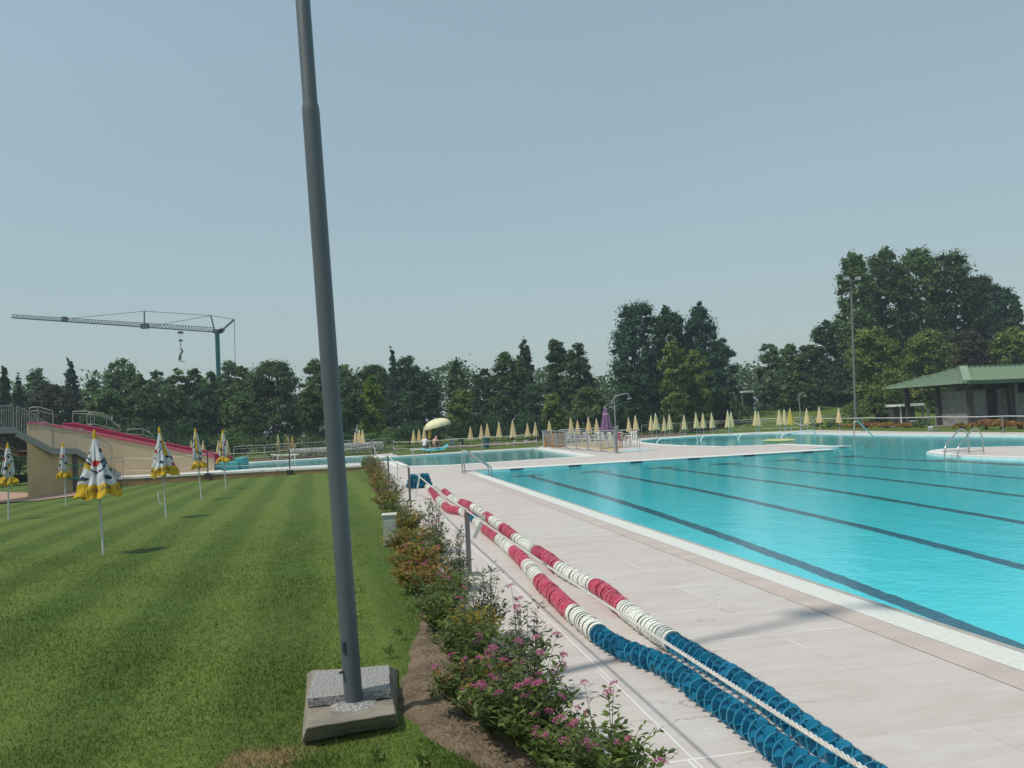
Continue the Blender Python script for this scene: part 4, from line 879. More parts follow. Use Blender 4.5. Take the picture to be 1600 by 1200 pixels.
# twin rails on the island
bs = G(1513, 708.5); t = thing('pool_ladder', 'steel ladder with two slanting rails and cross bars on the right island', 'ladder', bs, 0, 'steel pool ladders')
Yb = bs.y; px_rail(t, bs, Yb, [(1514, 708, 0), (1513, 684, 0), (1508, 671, 0), (1499, 670.5, -.1), (1477, 697, -.45), (1476, 712, -.5), (1476, 722, -.5)], rad=.13, r=.024)
px_rail(t, bs, Yb-.35, [(1537, 708.5, 0), (1535, 683, 0), (1529, 670.5, 0), (1519, 671, -.1), (1497, 698, -.45), (1496, 714, -.5), (1496, 724, -.5)], rad=.13, r=.024)
b = MB(); b.tube([P(1514, 702.8, Yb)-bs, P(1476, 705.3, Yb-.5)-bs], .015, 8); b.tube([P(1536, 704, Yb-.35)-bs, P(1496, 706.8, Yb-.85)-bs], .015, 8); b.build('brace', STEEL, t)
b = MB(); b.beam(P(1476, 716, Yb-.5)-bs, P(1496, 718, Yb-.85)-bs, .06, .02); b.build('step', STEEL, t)
# curved handrail standing in the lagoon
Yb = 34.0; bs = P(1335, 701, Yb); t = thing('handrail', 'single curved steel handrail standing in the water at the deck tip', 'handrail', bs)
px_rail(t, bs, Yb, [(1335, 712, 0), (1334, 670, 0), (1335, 658.5, 0), (1340, 657.5, 0), (1372.5, 690, .5), (1375, 698, .55), (1375, 708, .55)], rad=.25, r=.028)
b = MB(); b.tube([P(1335.5, 688, Yb)-bs, P(1357, 700.5, Yb+.3)-bs], .026, 8); b.build('brace', STEEL, t, True)
# low curved rails on the shallow lagoon edge
for i, (xa, xb, yl, yr, dl, dr) in enumerate([(1026, 1091, 686, 681.5, 6, 8), (1094, 1155, 681, 680, 9, 8), (1153, 1216, 679, 677.5, 9, 8), (1219, 1275, 678, 672, 9, 7)]):
    Yb = G((xa+xb)/2, (yl+yr)/2+5).y; bs = P((xa+xb)/2, 686, Yb); bs.z = 0
    t = thing('low_handrail', 'low white handrail curving into the shallow water, '+['nearest the fenced terrace', 'second from the fenced terrace', 'behind the yellow float', 'beside the slim gooseneck shower'][i], 'handrail', bs, 0, 'low handrails along the shallow lagoon edge')
    b = MB(); b.tube(arc_pts([P(xa, yl+dl, Yb)-bs, P(xa+4, yl, Yb)-bs, P(xb-4, yr, Yb)-bs, P(xb, yr+dr, Yb)-bs], .35, 5), .042, 8); b.build('rail', mat('rail_white', (.74, .74, .72), (.66, .66, .64), 5, .35), t, True)
# yellow float
Yb = G(1217, 688, -.05).y; c = G(1217, 688, -.03); b = MB(); n = 24; R1 = 36/2*50.6/FPX
pr = [(R1*.2, -.03), (R1*.8, -.02), (R1, .015), (R1*.8, .05), (R1*.2, .06)]; b.lathe(pr, 28); o = b.build('floating_mat', mat('yellow_foam', (.68, .58, .20), (.62, .52, .17), 4, .6), smooth=True); o.location = c; o.scale = (1.1, 2.0, 1); tag(o, 'yellow oval foam mat floating on the lagoon', 'float')
# ================================================================ SLIDE TOWER, STAIRS AND SLIDE
BEIGE = mat('beige_render', (.56, .45, .30), (.50, .40, .27), 1.2, .9, bump=.1, wear=((.42, .34, .23), 2.5, .68))
ORNG = mat('tan_render', (.62, .45, .24), (.55, .40, .215), 1.2, .9, bump=.1, wear=((.36, .25, .14), 2, .66))
MAG = mat('magenta_slide', (.44, .032, .10), (.38, .028, .09), 2, .4, wear=((.46, .08, .14), 3, .68))
MAGL = mat('magenta_rim', (.52, .09, .16), (.48, .08, .14), 2, .4)
TEAL = mat('teal_paint', (.08, .36, .38), (.07, .32, .34), 4, .5)
SG = mat('stair_galvanised', (.34, .35, .35), (.27, .28, .28), 8, .5, metal=.3)
a0 = G(330, 735.5); dirw = (G(195, 743)-a0).normalized(); Lw = (P(42, 700, 53.5).x-a0.x)/dirw.x
def wallpt(px): # point of the near slide wall plane seen at this pixel column
    d = ray(px, 690); den = d.x*dirw.y-d.y*dirw.x; tt = (a0.x*dirw.y-a0.y*dirw.x)/den; return Vector((d.x*tt, d.y*tt, 0))
def wtop(px, py):
    q = wallpt(px); return P(px, py, q.y)
t = thing('water_slide', 'wide magenta water slide with a long beige side wall running down into the slide pool', 'slide', (a0.x, a0.y, 0)); o3 = Vector(t.location)
prof_ = [wtop(42, 662), wtop(60, 660.5), wtop(85, 665), wtop(200, 687.5), wtop(300, 707), wtop(334, 713.5)]
nrm = Vector((-dirw.y, dirw.x, 0)); nrm = nrm if nrm.y > 0 else -nrm
b = MB()
def wallband(pts, off, th, mi=0, zb=-.5):
    for i in range(len(pts)-1):
        u, v = pts[i]-o3+nrm*off, pts[i+1]-o3+nrm*off; u2, v2 = u+nrm*th, v+nrm*th
        z0 = zb
        b.quad((u.x, u.y, z0), (v.x, v.y, z0), v, u, mi=mi); b.quad((v2.x, v2.y, z0), (u2.x, u2.y, z0), u2, v2, mi=mi); b.quad(u, v, v2, u2, mi=mi)
    for q in (pts[0], pts[-1]):
        u = q-o3+nrm*off; u2 = u+nrm*th; b.quad((u.x, u.y, zb), (u2.x, u2.y, zb), u2, u, mi=mi)
wallband([q-Vector((0, 0, .05)) for q in prof_], 0, .2)
b.build('side_wall', BEIGE, t)
b = MB()
for i in range(len(prof_)-1): b.beam(prof_[i]-o3+nrm*.1-Vector((0, 0, .0)), prof_[i+1]-o3+nrm*.1-Vector((0, 0, .0)), .3, .12)
b.build('rim', MAGL, t)
fw = 3.1; fo = nrm*fw
farp = []
for px, py in ((98, 662), (117, 661), (150, 668), (250, 690), (330, 706), (362, 713.5)):
    q = wallpt(px)+fo*1.0; d = ray(px, py); A = a0+fo; den = d.x*dirw.y-d.y*dirw.x; tt = (A.x*dirw.y-A.y*dirw.x)/den; farp.append(Vector((d.x*tt, d.y*tt, d.z*tt+CH)))
b = MB()
for i in range(len(farp)-1):
    u, v = farp[i]-o3, farp[i+1]-o3; dz = Vector((0, 0, .62)); b.quad(u-dz, v-dz, v, u); b.quad(u, v, v+nrm*.15, u+nrm*.15, mi=1); b.quad(v+nrm*.15-dz*2, u+nrm*.15-dz*2, u+nrm*.15, v+nrm*.15, mi=0)
    b.quad(u-dz-nrm*2.85, v-dz-nrm*2.85, v-dz, u-dz)
b.build('chute', [MAG, MAGL], t)
b = MB()
for i in range(len(farp)-1): b.beam(farp[i]-o3, farp[i+1]-o3, .1, .06)
b.build('chute_rim', MAGL, t)
# teal pool end block under the slide mouth
c = G(350, 734); b = MB(); b.box((0, 0, 0), (1.25, 1.3, .75), bev=.03); b.box((.62, .9, .1), (.45, 2.4, .9), bev=.03); o = b.build('slide_mouth_block', TEAL); o.location = c+Vector((.1, .6, .02)); tag(o, 'turquoise block at the mouth of the slide where the pool begins', 'pool block')
# tower wall
A1 = GL(44, 778.5); B1 = GL(192, 757.5); A1z = A1.z
t = thing('slide_tower', 'tan rendered wall block standing in shade under the metal stair', 'tower', (A1.x, A1.y, A1z)); o3 = Vector(t.location)
topA = P(42, 690, A1.y); q1 = P(84, 704, A1.y+.27*(B1.y-A1.y)); q2 = P(122, 706, A1.y+.52*(B1.y-A1.y)); q3 = P(176, 739, B1.y-.4)
TB = Vector((topA.x+.4, topA.y, 0)).normalized()*4; b = MB(); line = [topA, q1, q2, q3]
for i in range(3):
    u, v = line[i]-o3, line[i+1]-o3; b.quad((v.x, v.y, -.2), (u.x, u.y, -.2), u, v)
    u2, v2 = u+TB, v+TB; b.quad(u, u2, v2, v)
u = line[0]-o3; b.quad((u.x, u.y, -.2), (u.x+TB.x, u.y+TB.y, -.2), u+TB, u)
b.build('wall', ORNG, t)
c = P(114, 740, A1.y+.49*(B1.y-A1.y)); b = MB(); b.beam(Vector((c.x+.06, c.y-.12, GL(114, 774).z-.2))-o3, Vector((c.x+.06, c.y-.12, P(114, 706, c.y).z))-o3, .30, .30); b.build('pillar', mat('dark_pillar', (.16, .15, .135), (.12, .11, .1), 3, .9), t)  # pillar in a plain dark colour
# stairs
t = thing('metal_stair', 'galvanised metal stair with two flights and barred railings beside the slide tower', 'stairs', (A1.x, A1.y, A1z))
def SP(px, py, f): return P(px, py, A1.y-.35+f*(B1.y-A1.y))-o3
b = MB()
side = Vector((-1.5, .35, 0))
fl = [((-60, 673), (25, 672), -.45, -.03), ((25, 676), (83, 706), -.03, .27), ((83, 706), (120, 705), .27, .50), ((120, 706), (188, 743), .50, .97)]
for (a, c, f0, f1) in fl:
    u, v = SP(*a, f0), SP(*c, f1)
    for s in (Vector((0, 0, 0)), side): b.beam(u+s, v+s, .08, .26)
b.build('stringer', SG, t)
b = MB()
for (a, c, f0, f1), n in zip(fl, (1, 9, 1, 11)):
    u, v = SP(*a, f0), SP(*c, f1)
    if n == 1:
        w_ = [u+Vector((0, 0, .06)), v+Vector((0, 0, .06)), v+side+Vector((0, 0, .06)), u+side+Vector((0, 0, .06))]; b.quad(*w_); b.quad(*[p-Vector((0, 0, .05)) for p in w_[::-1]])
    else:
        for k in range(n):
            q = u.lerp(v, (k+.5)/n)+Vector((0, 0, .12)); e = (v-u)/n*.62; e.z = 0
            b.quad(q-e, q+e, q+e+side, q-e+side); b.quad(q-e-Vector((0, 0, .04)), q-e, q-e+side, q-e+side-Vector((0, 0, .04))); b.quad(q-e-Vector((0, 0, .04)), q+e-Vector((0, 0, .04)), q+e, q-e)
b.build('tread', mat('stair_tread', (.10, .09, .085), (.08, .075, .07), 8, .8), t)
def railing(parent, bl, tl, bars, rr=.022, mid=True):
    """bl/tl: matching bottom and top polylines (local)"""
    b = MB(); b.tube(arc_pts([bl[0]]+tl+[bl[-1]], .12, 3), rr, 6); b.build('handrail', SG, parent, True)
    b = MB()
    for i in range(len(tl)-1):
        L_ = (tl[i+1]-tl[i]).length; n = max(1, int(L_/bars))
        for k in range(1 if i == 0 else 0, n):
            b.tube([bl[i].lerp(bl[i+1], k/n), tl[i].lerp(tl[i+1], k/n)], .012, 4)
        b.tube([bl[i], bl[i+1]], rr*.7, 5)
        if mid: b.tube([bl[i].lerp(tl[i], .82), bl[i+1].lerp(tl[i+1], .82)], rr*.6, 5)
        b.tube([bl[i], tl[i]], rr*.9, 5)
    b.build('bars', SG, parent)
railing(t, [SP(-60, 670, -.45), SP(21, 669, -.05)], [SP(-60, 636, -.45), SP(21, 634, -.05)], .16)
railing(t, [SP(26, 672, -.03), SP(82, 703, .27)], [SP(26, 634, -.03), SP(82, 664, .27)], .17)
railing(t, [SP(84, 701, .27), SP(117, 701, .48), SP(174, 735, .88)], [SP(84, 671.5, .27), SP(127, 669, .50), SP(175, 697, .88)], .17)
railing(t, [SP(165, 738, .80), SP(193, 752, .97)], [SP(164, 716, .80), SP(192, 715, .97)], .6)
bk = [((45, 668), (58, 668), (82, 672)), ((45, 637), (58, 635.5), (82, 642))]
railing(t, [wtop(*p)-o3+nrm*.1 for p in bk[0]], [wtop(*p)-o3+nrm*.1 for p in bk[1]], .5)
railing(t, [wtop(*p)-o3+nrm*3.4 for p in ((80, 664), (110, 664))], [wtop(*p)-o3+nrm*3.4 for p in ((80, 640), (110, 640))], .5)
railing(t, [wtop(*p)-o3+nrm*3.3 for p in ((105, 662), (117, 662), (138, 667), (161, 673))], [wtop(*p)-o3+nrm*3.3 for p in ((105, 643), (118, 641), (138, 647), (161, 668))], .6)
railing(t, [wtop(*p)-o3+nrm*3.6 for p in ((170, 678), (197, 680), (214, 684))], [wtop(*p)-o3+nrm*3.6 for p in ((170, 670.5), (197, 669.5), (214, 680))], 1.2, mid=False)
# green straps
b = MB(); u = P(103, 724, A1.y+.3*(B1.y-A1.y)); b.tube(sag(u, P(133, 726, A1.y+.55*(B1.y-A1.y)), .08), .03, 5); b.tube(sag(P(104, 748, u.y), P(134, 741, u.y+2.6), .05), .03, 5); b.tube(sag(P(106, 746, u.y), P(136, 748, u.y+2.6), .05), .03, 5)
tag(b.build('green_strap', mat('green_webbing', (.03, .34, .22), (.03, .28, .18), 6, .7)), 'green webbing straps tied round the pillar of the slide tower', 'strap')
# rope fence before the slide pool
def fencepost(px, pt, pb_, Y, lab, grp, m=DARKPOST, r=.03, block=True, name='fence_post'):
    q = P(px, pb_, Y); t = thing(name, lab, 'post', q, 0, grp); h = P(px, pt, Y).z-q.z
    b = MB(); b.tube([(0, 0, 0), (0, 0, h)], r, 8); b.lathe([(r*1.3, h-.02), (r*1.3, h+.01), (.004, h+.03)], 8); b.build('post', m, t)
    b = MB(); b.box((0, 0, -.0), (.3 if block else .12, .25 if block else .12, .28 if block else .03)) ; b.build('base', m, t)
    return q+Vector((0, 0, h))
w1 = G(325, 739); w2 = G(453, 732); w1.y -= .35; w2.y -= .35
r1 = fencepost(325, 708, 744, w1.y, 'dark rope post on the wall left of the grey loungers, below the slide mouth', 'dark rope posts along the ochre wall')
r2 = fencepost(453, 703, 738.5, w2.y, 'dark rope post on the wall in front of the grey lounger stacks', 'dark rope posts along the ochre wall')
r0 = P(193, 716, B1.y)
b = MB()
for dz in (0, .62): b.tube(sag(r0-Vector((0, 0, dz)), r1-Vector((0, 0, dz)), .10)+sag(r1-Vector((0, 0, dz)), r2-Vector((0, 0, dz)), .08)[1:]+(sag(r2, P(583, 697, 43.2), .1)[1:] if dz == 0 else []), .014, 5)
tag(b.build('rope', ROPE), 'pair of thin ropes strung along the ochre wall before the slide', 'rope')
# ================================================================ LAWN PARASOLS (printed)
YEL = mat('parasol_yellow', (.62, .40, .012), (.55, .35, .012), 8, .8, bump=.15)
PWH = mat('parasol_white', (.58, .60, .62), (.50, .53, .55), 8, .8, bump=.15)
NAVY = mat('parasol_navy', (.022, .03, .065), (.028, .036, .075), 8, .8)
PRED = mat('parasol_red', (.46, .03, .045), (.4, .03, .04), 8, .8)
PGREY = mat('parasol_grey', (.20, .23, .27), (.24, .27, .31), 8, .8)
POLEW = mat('parasol_pole', (.58, .60, .60), (.5, .52, .52), 8, .4)
def pattern(t_, th, sd):
    """printed canopy: t_ 0 tip .. 1 hem, th angle"""
    s = sd*.9; u = (th+s) % 6.283
    if t_ < .05: return 0
    hem = .80+.02*math.sin(2*u+s)
    if t_ > hem: return 0
    gore = int(u/6.283*8)
    if gore in (1,) and t_ < .55: return 0
    dots = [(.25, .6, .035, 2), (.45, 5.7, .05, 3), (.58, 1.3, .035, 2), (.62, 2.2, .035, 2), (.75, 2.0, .036, 3), (.33, 3.1, .045, 3), (.56, 3.8, .035, 2), (.70, 4.6, .035, 2), (.28, 4.4, .035, 2), (.70, .3, .035, 2)]
    for dt, da, r_, c_ in dots:
        da2 = abs((u-da+3.1416) % 6.283-3.1416)
        if math.hypot(t_-dt, da2*.13*(.4+t_)) < r_: return c_
    b1 = .50+.10*math.cos(u*2+s); b2 = .33+.12*math.sin(u*1.0+1+s)
    if abs(t_-b1) < .017 or abs(t_-b2) < .013: return 2
    if b1-.10 < t_ < b1-.017 and math.sin(u*1+2.2) > .1: return 4 if math.sin(u*2) > .4 else 1
    if b1 < t_ < b1+.10 and math.sin(u*2-1) > .55: return 0
    return 1
def lettering(txt, size):
    cu = bpy.data.curves.new('txt', 'FONT'); cu.body = txt; cu.size = size; cu.align_x = 'CENTER'
    o = bpy.data.objects.new('txt', cu); COL.objects.link(o); dg = bpy.context.evaluated_depsgraph_get(); me = bpy.data.meshes.new_from_object(o.evaluated_get(dg)); bpy.data.objects.remove(o)
    return [tuple(v.co) for v in me.vertices], [list(p.vertices) for p in me.polygons]
def printed_parasol(base, top, hem, hw, tie, label, sd):
    """base/top world points; hem: fraction of height where the cloth ends; hw radius at hem; tie: strapped tight"""
    ax = top-base; H = ax.length; t = thing('beach_parasol', label, 'parasol', base, 0, 'printed parasols on the lawn')
    t.rotation_euler = Vector((0, 0, 1)).rotation_difference(ax.normalized()).to_euler(); zt, zh = H-.04, hem*H
    nA, nZ = 96, 56
    def rad(u, th):
        R0 = (.022+hw*(.84*u**1.1 if not tie else .62*u**.6)); 
        if tie:
            g = math.exp(-((u-.80)/.05)**2); R0 *= 1-.38*g; R0 += hw*.42*max(0, (u-.82)/.18)**.8*math.sin(min(1, max(0, (u-.82)/.18))*2.6)*.9 if u > .82 else 0
        f = 1+(.20*math.cos(8*th+sd+2.5*u)+.15*math.cos(3*th+sd*2+u)+.07*math.cos(17*th+sd+4*u)+.05*math.sin(21*u+5*th))*min(1, u*2.2)
        return max(.015, R0*f)
    b = MB(); V = []
    for i in range(nZ+1):
        u = i/nZ
        for k in range(nA):
            th = k/nA*6.28319; z = zt-(zt-zh)*u*(1+.03*math.sin(3*th+sd)*u+.02*math.sin(8*th)*u); r_ = rad(u, th); V.append((r_*math.cos(th)+.03*math.sin(sd)*u*u, r_*math.sin(th), z))
    F = []; mi = []
    for i in range(nZ):
        for k in range(nA): F.append([i*nA+k, (i+1)*nA+k, (i+1)*nA+(k+1) % nA, i*nA+(k+1) % nA]); mi.append(pattern((i+.5)/nZ, (k+.5)/nA*6.28319, sd))
    b.v = V; b.f = F; b.m = mi
    vv, ff = lettering("IN' ITALIANA", hw*.30)
    for rep, th0 in enumerate((-1.45, .64, 2.73)):
        W_ = []
        for x, y, z in vv:
            u = .905-y/(zt-zh); th = th0+x/hw*.9; r_ = rad(u, th)+.006; zz = zt-(zt-zh)*u*(1+.03*math.sin(3*th+sd)*u+.02*math.sin(8*th)*u); W_.append((r_*math.cos(th)+.03*math.sin(sd)*u*u, r_*math.sin(th), zz))
        b.add(W_, ff, 2)
    b.build('canopy', [YEL, PWH, NAVY, PRED, PGREY], t, True)
    b = MB(); b.tube([(0, 0, -.15), (0, 0, H*.5), (0, 0, H)], [.019, .019, .016], 10); b.build('pole', POLEW, t, True)
    b = MB(); b.lathe([(.03, H-.06), (.03, H), (.012, H+.05), (.002, H+.07)], 10); b.build('tip', YEL, t, True)
    if tie:
        b = MB(); b.lathe([(hw*.47, zt-(zt-zh)*.82), (hw*.47, zt-(zt-zh)*.78)], 14, cap=False); b.build('strap', PWH, t)
    return t
for i, (bx, by, tx, ty, hy, hwpx, tie, lab) in enumerate([
    (162, 867, 147.5, 677, 776, 28, False, 'large flared printed parasol nearest the camera on the lawn'),
    (260, 811, 249, 671, 743, 18, False, 'flared printed parasol in front of the magenta slide'),
    (315, 782, 305, 671.5, 731, 9.5, True, 'printed parasol strapped tight, before the foot of the slide'),
    (353, 765, 348, 673.5, 722, 9, True, 'printed parasol strapped tight, farthest back, before the slide mouth'),
    (103, 791, 98, 694, 746, 8.5, True, 'slim printed parasol before the slide tower wall'),
    (13.5, 813, 12, 695, 757, 11, True, 'printed parasol at the far left edge before the dark hedge')]):
    base = GL(bx, by); top = P(tx, ty, base.y); hem = (by-hy)/(by-ty); dist = base.length
    printed_parasol(base, top, hem, hwpx*dist/FPX, tie, lab, i+1)
b = MB(); base = GL(248, 788); 
b.tube([P(247, 768, base.y), P(248, 780, base.y), P(250, 787, base.y), P(256, 789, base.y)], .02, 5); tag(b.build('hose_end', POLEW), 'thin white hose standing behind the flared parasol', 'hose')
# ================================================================ CREAM PARASOLS
CRE = mat('cream_canvas', (.64, .50, .27), (.56, .44, .23), 6, .85, bump=.2); CREL = mat('cream_canvas_top', (.74, .67, .52), (.68, .61, .46), 6, .85)
CY = mat('yellow_canvas', (.60, .42, .09), (.54, .37, .07), 6, .85)
def cream(name, mats, sd):
    b = MB(); n = 32; nz = 14
    for i in range(nz+1):
        u = i/nz
        for k in range(n):
            th = k/n*6.2832; r_ = (.018+.235*u**.9)*(1+.16*math.cos(8*th+u)+.08*math.cos(3*th+sd)); b.v.append((r_*math.cos(th), r_*math.sin(th), 2.0-1.25*u*(1+.04*math.sin(4*th+sd)*u)))
    for i in range(nz):
        for k in range(n): b.f.append([i*n+k, (i+1)*n+k, (i+1)*n+(k+1) % n, i*n+(k+1) % n]); b.m.append(1 if i < 2 else 0)
    return b.build(name, mats, None, True)
protos = []
for sd, mm in enumerate(([CRE, CREL], [CRE, CREL], [CY, CRE])):
    r_ = thing('closed_parasol', 'x', 'parasol', (0, 0, 0)); c = cream('canopy', mm, sd*1.7); c.parent = r_
    b = MB(); b.tube([(0, 0, 0), (0, 0, 2.02)], .02, 6); b.lathe([(.02, 2.0), (.03, 2.03), (.004, 2.08)], 6); b.build('pole', POLEW, r_); protos.append(r_)
used = set()
ORD = ['first', 'second', 'third', 'fourth', 'fifth', 'sixth', 'seventh', 'eighth', 'ninth', 'tenth', 'eleventh', 'twelfth', 'thirteenth']
groups = [
 ('{o} closed cream parasol from the left among four behind the slide mouth', 'cream parasols behind the slide mouth', [(299, 688, 704), (317, 688, 705), (341, 687.5, 706), (355, 687, 704)]),
 ('{o} closed cream parasol from the left behind the grey lounger stacks', 'cream parasols behind the left lounger stacks', [(434.4, 679.5, 706.5), (446, 679, 704.5), (450, 680, 704), (456.5, 680.5, 703)]),
 ('{o} closed cream parasol from the left in the cluster right of the light pole', 'cream parasols right of the light pole', [(555, 674, 697), (559, 676, 696), (561.5, 671.5, 697), (566.5, 671, 698)]),
 ('{o} closed cream parasol from the left beside the open parasol', 'cream parasols beside the open parasol', [(646, 671, 690.5), (654.5, 670, 691), (662.5, 667, 690)]),
 ('{o} closed cream parasol from the left in the row behind the roped pool', 'cream parasols behind the roped pool', [(734.8, 666, 685.5), (751.8, 663.8, 684.5), (761, 661, 683.5), (779.4, 658.5, 682.5), (800.6, 656, 683.5), (824, 661, 681), (836, 659, 679.5), (858, 657, 677)]),
 ('{o} closed cream parasol from the left behind the fenced terrace', 'cream parasols behind the fenced terrace', [(891.4, 652.3, 676), (902, 656, 675), (919, 651, 677.5), (931.6, 653.5, 675)]),
 ('{o} closed cream parasol from the left in the row between the two showers', 'cream parasols between the two showers', [(981.8, 652, 671), (992.4, 648.6, 672), (1016.8, 649, 670), (1024, 645.4, 671), (1037.4, 652, 670), (1045.5, 647, 669), (1068.5, 648, 667.5), (1087, 644.4, 668), (1098, 645, 665.5), (1111.6, 645, 663.5), (1136.7, 641, 667.5), (1142, 642.7, 665)]),
 ('{o} closed cream parasol from the left in front of the grass mound', 'cream parasols before the grass mound', [(1180, 640.6, 663.5), (1184.5, 642.7, 662.5), (1217, 640, 660), (1225, 639, 660.5), (1234, 637.4, 663.5), (1260, 637.8, 658.5), (1279.5, 635, 658.5), (1310, 637.4, 655)]),
]
ci = 0
for lab, grp, L_ in groups:
    for j, (px, yt, yb) in enumerate(L_):
        dist = min(66 if px > 700 else 64, max(63.5 if px < 600 else 58, 1.25*FPX/(yb-yt)*1.02)); d = ray(px, yt); k = dist/math.hypot(d.x, d.y); Y = d.y*k
        top = P(px, yt, Y); pr_ = protos[2 if (px in (456.5, 446, 1234)) else (ci % 2)]; sc = top.z/2.05
        loc = (top.x, Y, 0); l_ = lab.format(o=ORD[j]); csc = ((yb-yt)*dist/FPX)/(1.25*sc)
        if pr_.name in used: r_ = dup(pr_, loc, ci*1.1, l_, grp, sc)
        else: used.add(pr_.name); r_ = pr_; r_.location = loc; r_.rotation_euler = (0, 0, ci*1.1); r_['label'] = l_; r_['group'] = grp; r_.scale = (sc,)*3
        ci += 1
# open parasol
base = G(673, 711); base = Vector((P(672, 700, 60).x, 60, 0)); t = thing('open_parasol', 'open cream parasol tilted over two seated bathers', 'parasol', base)
ctr = P(683.5, 664, 60)-base; R1 = 20.6*61/FPX; ax = Vector((-.22, 0, 1)).normalized(); qt = Vector((0, 0, 1)).rotation_difference(ax); b = MB(); n = 48; nz = 8
for i in range(nz+1):
    u = i/nz
    for k in range(n):
        th = k/n*6.2832; r_ = R1*math.sin(u*1.45)/math.sin(1.45)*(1-.045*abs(math.sin(4*th))*u); p = Vector((r_*math.cos(th), r_*math.sin(th), .62*(math.cos(u*1.45)-.12)*.85)); b.v.append(tuple(ctr+qt @ p))
for i in range(nz):
    for k in range(n): b.f.append([i*n+k, (i+1)*n+k, (i+1)*n+(k+1) % n, i*n+(k+1) % n]); b.m.append(0)
e0 = nz*n
for k in range(n):
    th = k/n*6.2832; p = Vector(b.v[e0+k])+qt @ Vector((0, 0, -.17*(.75+.25*abs(math.sin(12*th))))); b.v.append(tuple(p))
for k in range(n): b.f.append([e0+k, e0+n+k, e0+n+(k+1) % n, e0+(k+1) % n]); b.m.append(0)
b.build('canopy', mat('cream_open', (.74, .71, .44), (.68, .65, .4), 5, .8), t, True)
b = MB(); b.tube([(0, 0, 0), (0, 0, 1.15), tuple(ctr+qt @ Vector((0, 0, .55)))], .024, 8); b.build('pole', POLEW, t)
b = MB(); b.tube([(0, 0, .95), (.02, 0, 1.25), (.03, 0, 1.65)], [.09, .13, .07], 8); b.build('rolled_cover', CY, t, True)
# purple parasol
base = P(950, 698, 46.5); base.z = 0; t = thing('closed_parasol', 'big closed purple parasol standing inside the fenced terrace', 'parasol', base)
top = P(945, 636, 46.5)-base; bot = P(948, 674, 46.5)-base; b = MB(); n = 48; nz = 16
for i in range(nz+1):
    u = i/nz; c_ = top.lerp(bot, u)
    for k in range(n):
        th = k/n*6.2832; r_ = (.03+.33*u**.8)*(1+.14*math.cos(8*th)+.06*math.cos(3*th+1)); b.v.append((c_.x+r_*math.cos(th), c_.y+r_*math.sin(th), c_.z-.03*u*math.cos(8*th)))
for i in range(nz):
    for k in range(n): b.f.append([i*n+k, (i+1)*n+k, (i+1)*n+(k+1) % n, i*n+(k+1) % n]); b.m.append(1 if i < 1 or i == 4 else 0)
b.build('canopy', [mat('purple_canvas', (.20, .105, .22), (.16, .085, .18), 5, .85), mat('purple_trim', (.42, .32, .42), (.38, .28, .38), 5, .85)], t, True)
b = MB(); b.tube([(0, 0, 0), tuple(bot), tuple(top+Vector((0, 0, .08)))], .03, 8); b.build('pole', POLEW, t)
b = MB(); b.box((0, 0, .04), (.6, .6, .08), bev=.02); b.build('base', CONC, t)
# ================================================================ CROWD BARRIERS
BM_ = mat('barrier_steel', (.36, .37, .37), (.29, .30, .30), 8, .5, metal=.35)
def barrier_proto(name, L_, H_, bars):
    r_ = thing(name, 'x', 'barrier', (0, 0, 0))
    b = MB(); b.tube(arc_pts([(0, 0, .02), (0, 0, H_), (L_-.06, 0, H_), (L_-.06, 0, .02)], .16, 4), .028, 6); b.build('frame', BM_, r_, True)
    b = MB(); b.tube([(0, 0, .25), (L_-.06, 0, .25)], .016, 5); b.tube([(0, 0, H_-.18), (L_-.06, 0, H_-.18)], .014, 5)
    for k in range(1, bars): b.tube([(k*(L_-.06)/bars, 0, .25), (k*(L_-.06)/bars, 0, H_-.18)], .011, 4)
    if bars <= 4: b.tube([(L_*.3, 0, .25), (L_*.68, 0, H_-.18)], .01, 4); b.tube([(L_*.68, 0, .25), (L_*.3, 0, H_-.18)], .01, 4)
    b.build('bars', BM_, r_)
    for x in (.25, L_-.3):
        b = MB(); b.tube([(x, -.28, .01), (x, 0, .1), (x, .28, .01)], .016, 5); b.build('foot', BM_, r_)
    return r_
bp1 = barrier_proto('crowd_barrier', 2.3, 1.08, 4); bp2 = barrier_proto('railing_panel', 2.3, 1.12, 14)
bu = set()
def barriers(proto, line, lab, grp, length=2.3):
    pts = [Vector((p[0], p[1], 0)) for p in line]; segs = []
    for a, c in zip(pts, pts[1:]):
        n = max(1, round((c-a).length/length)); segs += [(a.lerp(c, k/n), a.lerp(c, (k+1)/n)) for k in range(n)]
    for i, (a, c) in enumerate(segs):
        d = c-a; rz = math.atan2(d.y, d.x); l_ = lab.format(o=ORD[i] if i < 13 else str(i)); sc = (d.length/length, 1, 1)
        if proto.name in bu: dup(proto, a, rz, l_, grp, sc)
        else: bu.add(proto.name); proto.location = a; proto.rotation_euler = (0, 0, rz); proto.scale = sc; proto['label'] = l_; proto['group'] = grp
off = lambda pts, dy: [(p[0], p[1]+dy) for p in pts]
barriers(bp1, M((366, 722.3), (462, 717), (514, 713.8), (583, 709.8), (614, 707.4)), '{o} grey crowd barrier from the slide along the far side of the slide pool', 'crowd barriers behind the slide pool')
barriers(bp1, M((1003, 684.0), (1094, 678.6), (1187, 674.6), (1272, 671.4)), '{o} grey crowd barrier from the terrace along the shallow lagoon', 'crowd barriers behind the lagoon')
barriers(bp2, M((856, 699.5), (962, 708.5)), '{o} barred railing panel from the left along the front of the fenced terrace', 'railing panels round the terrace')
barriers(bp2, M((964, 707.5), (1001, 706)), '{o} barred railing panel on the short right side of the terrace', 'railing panels right of the terrace')
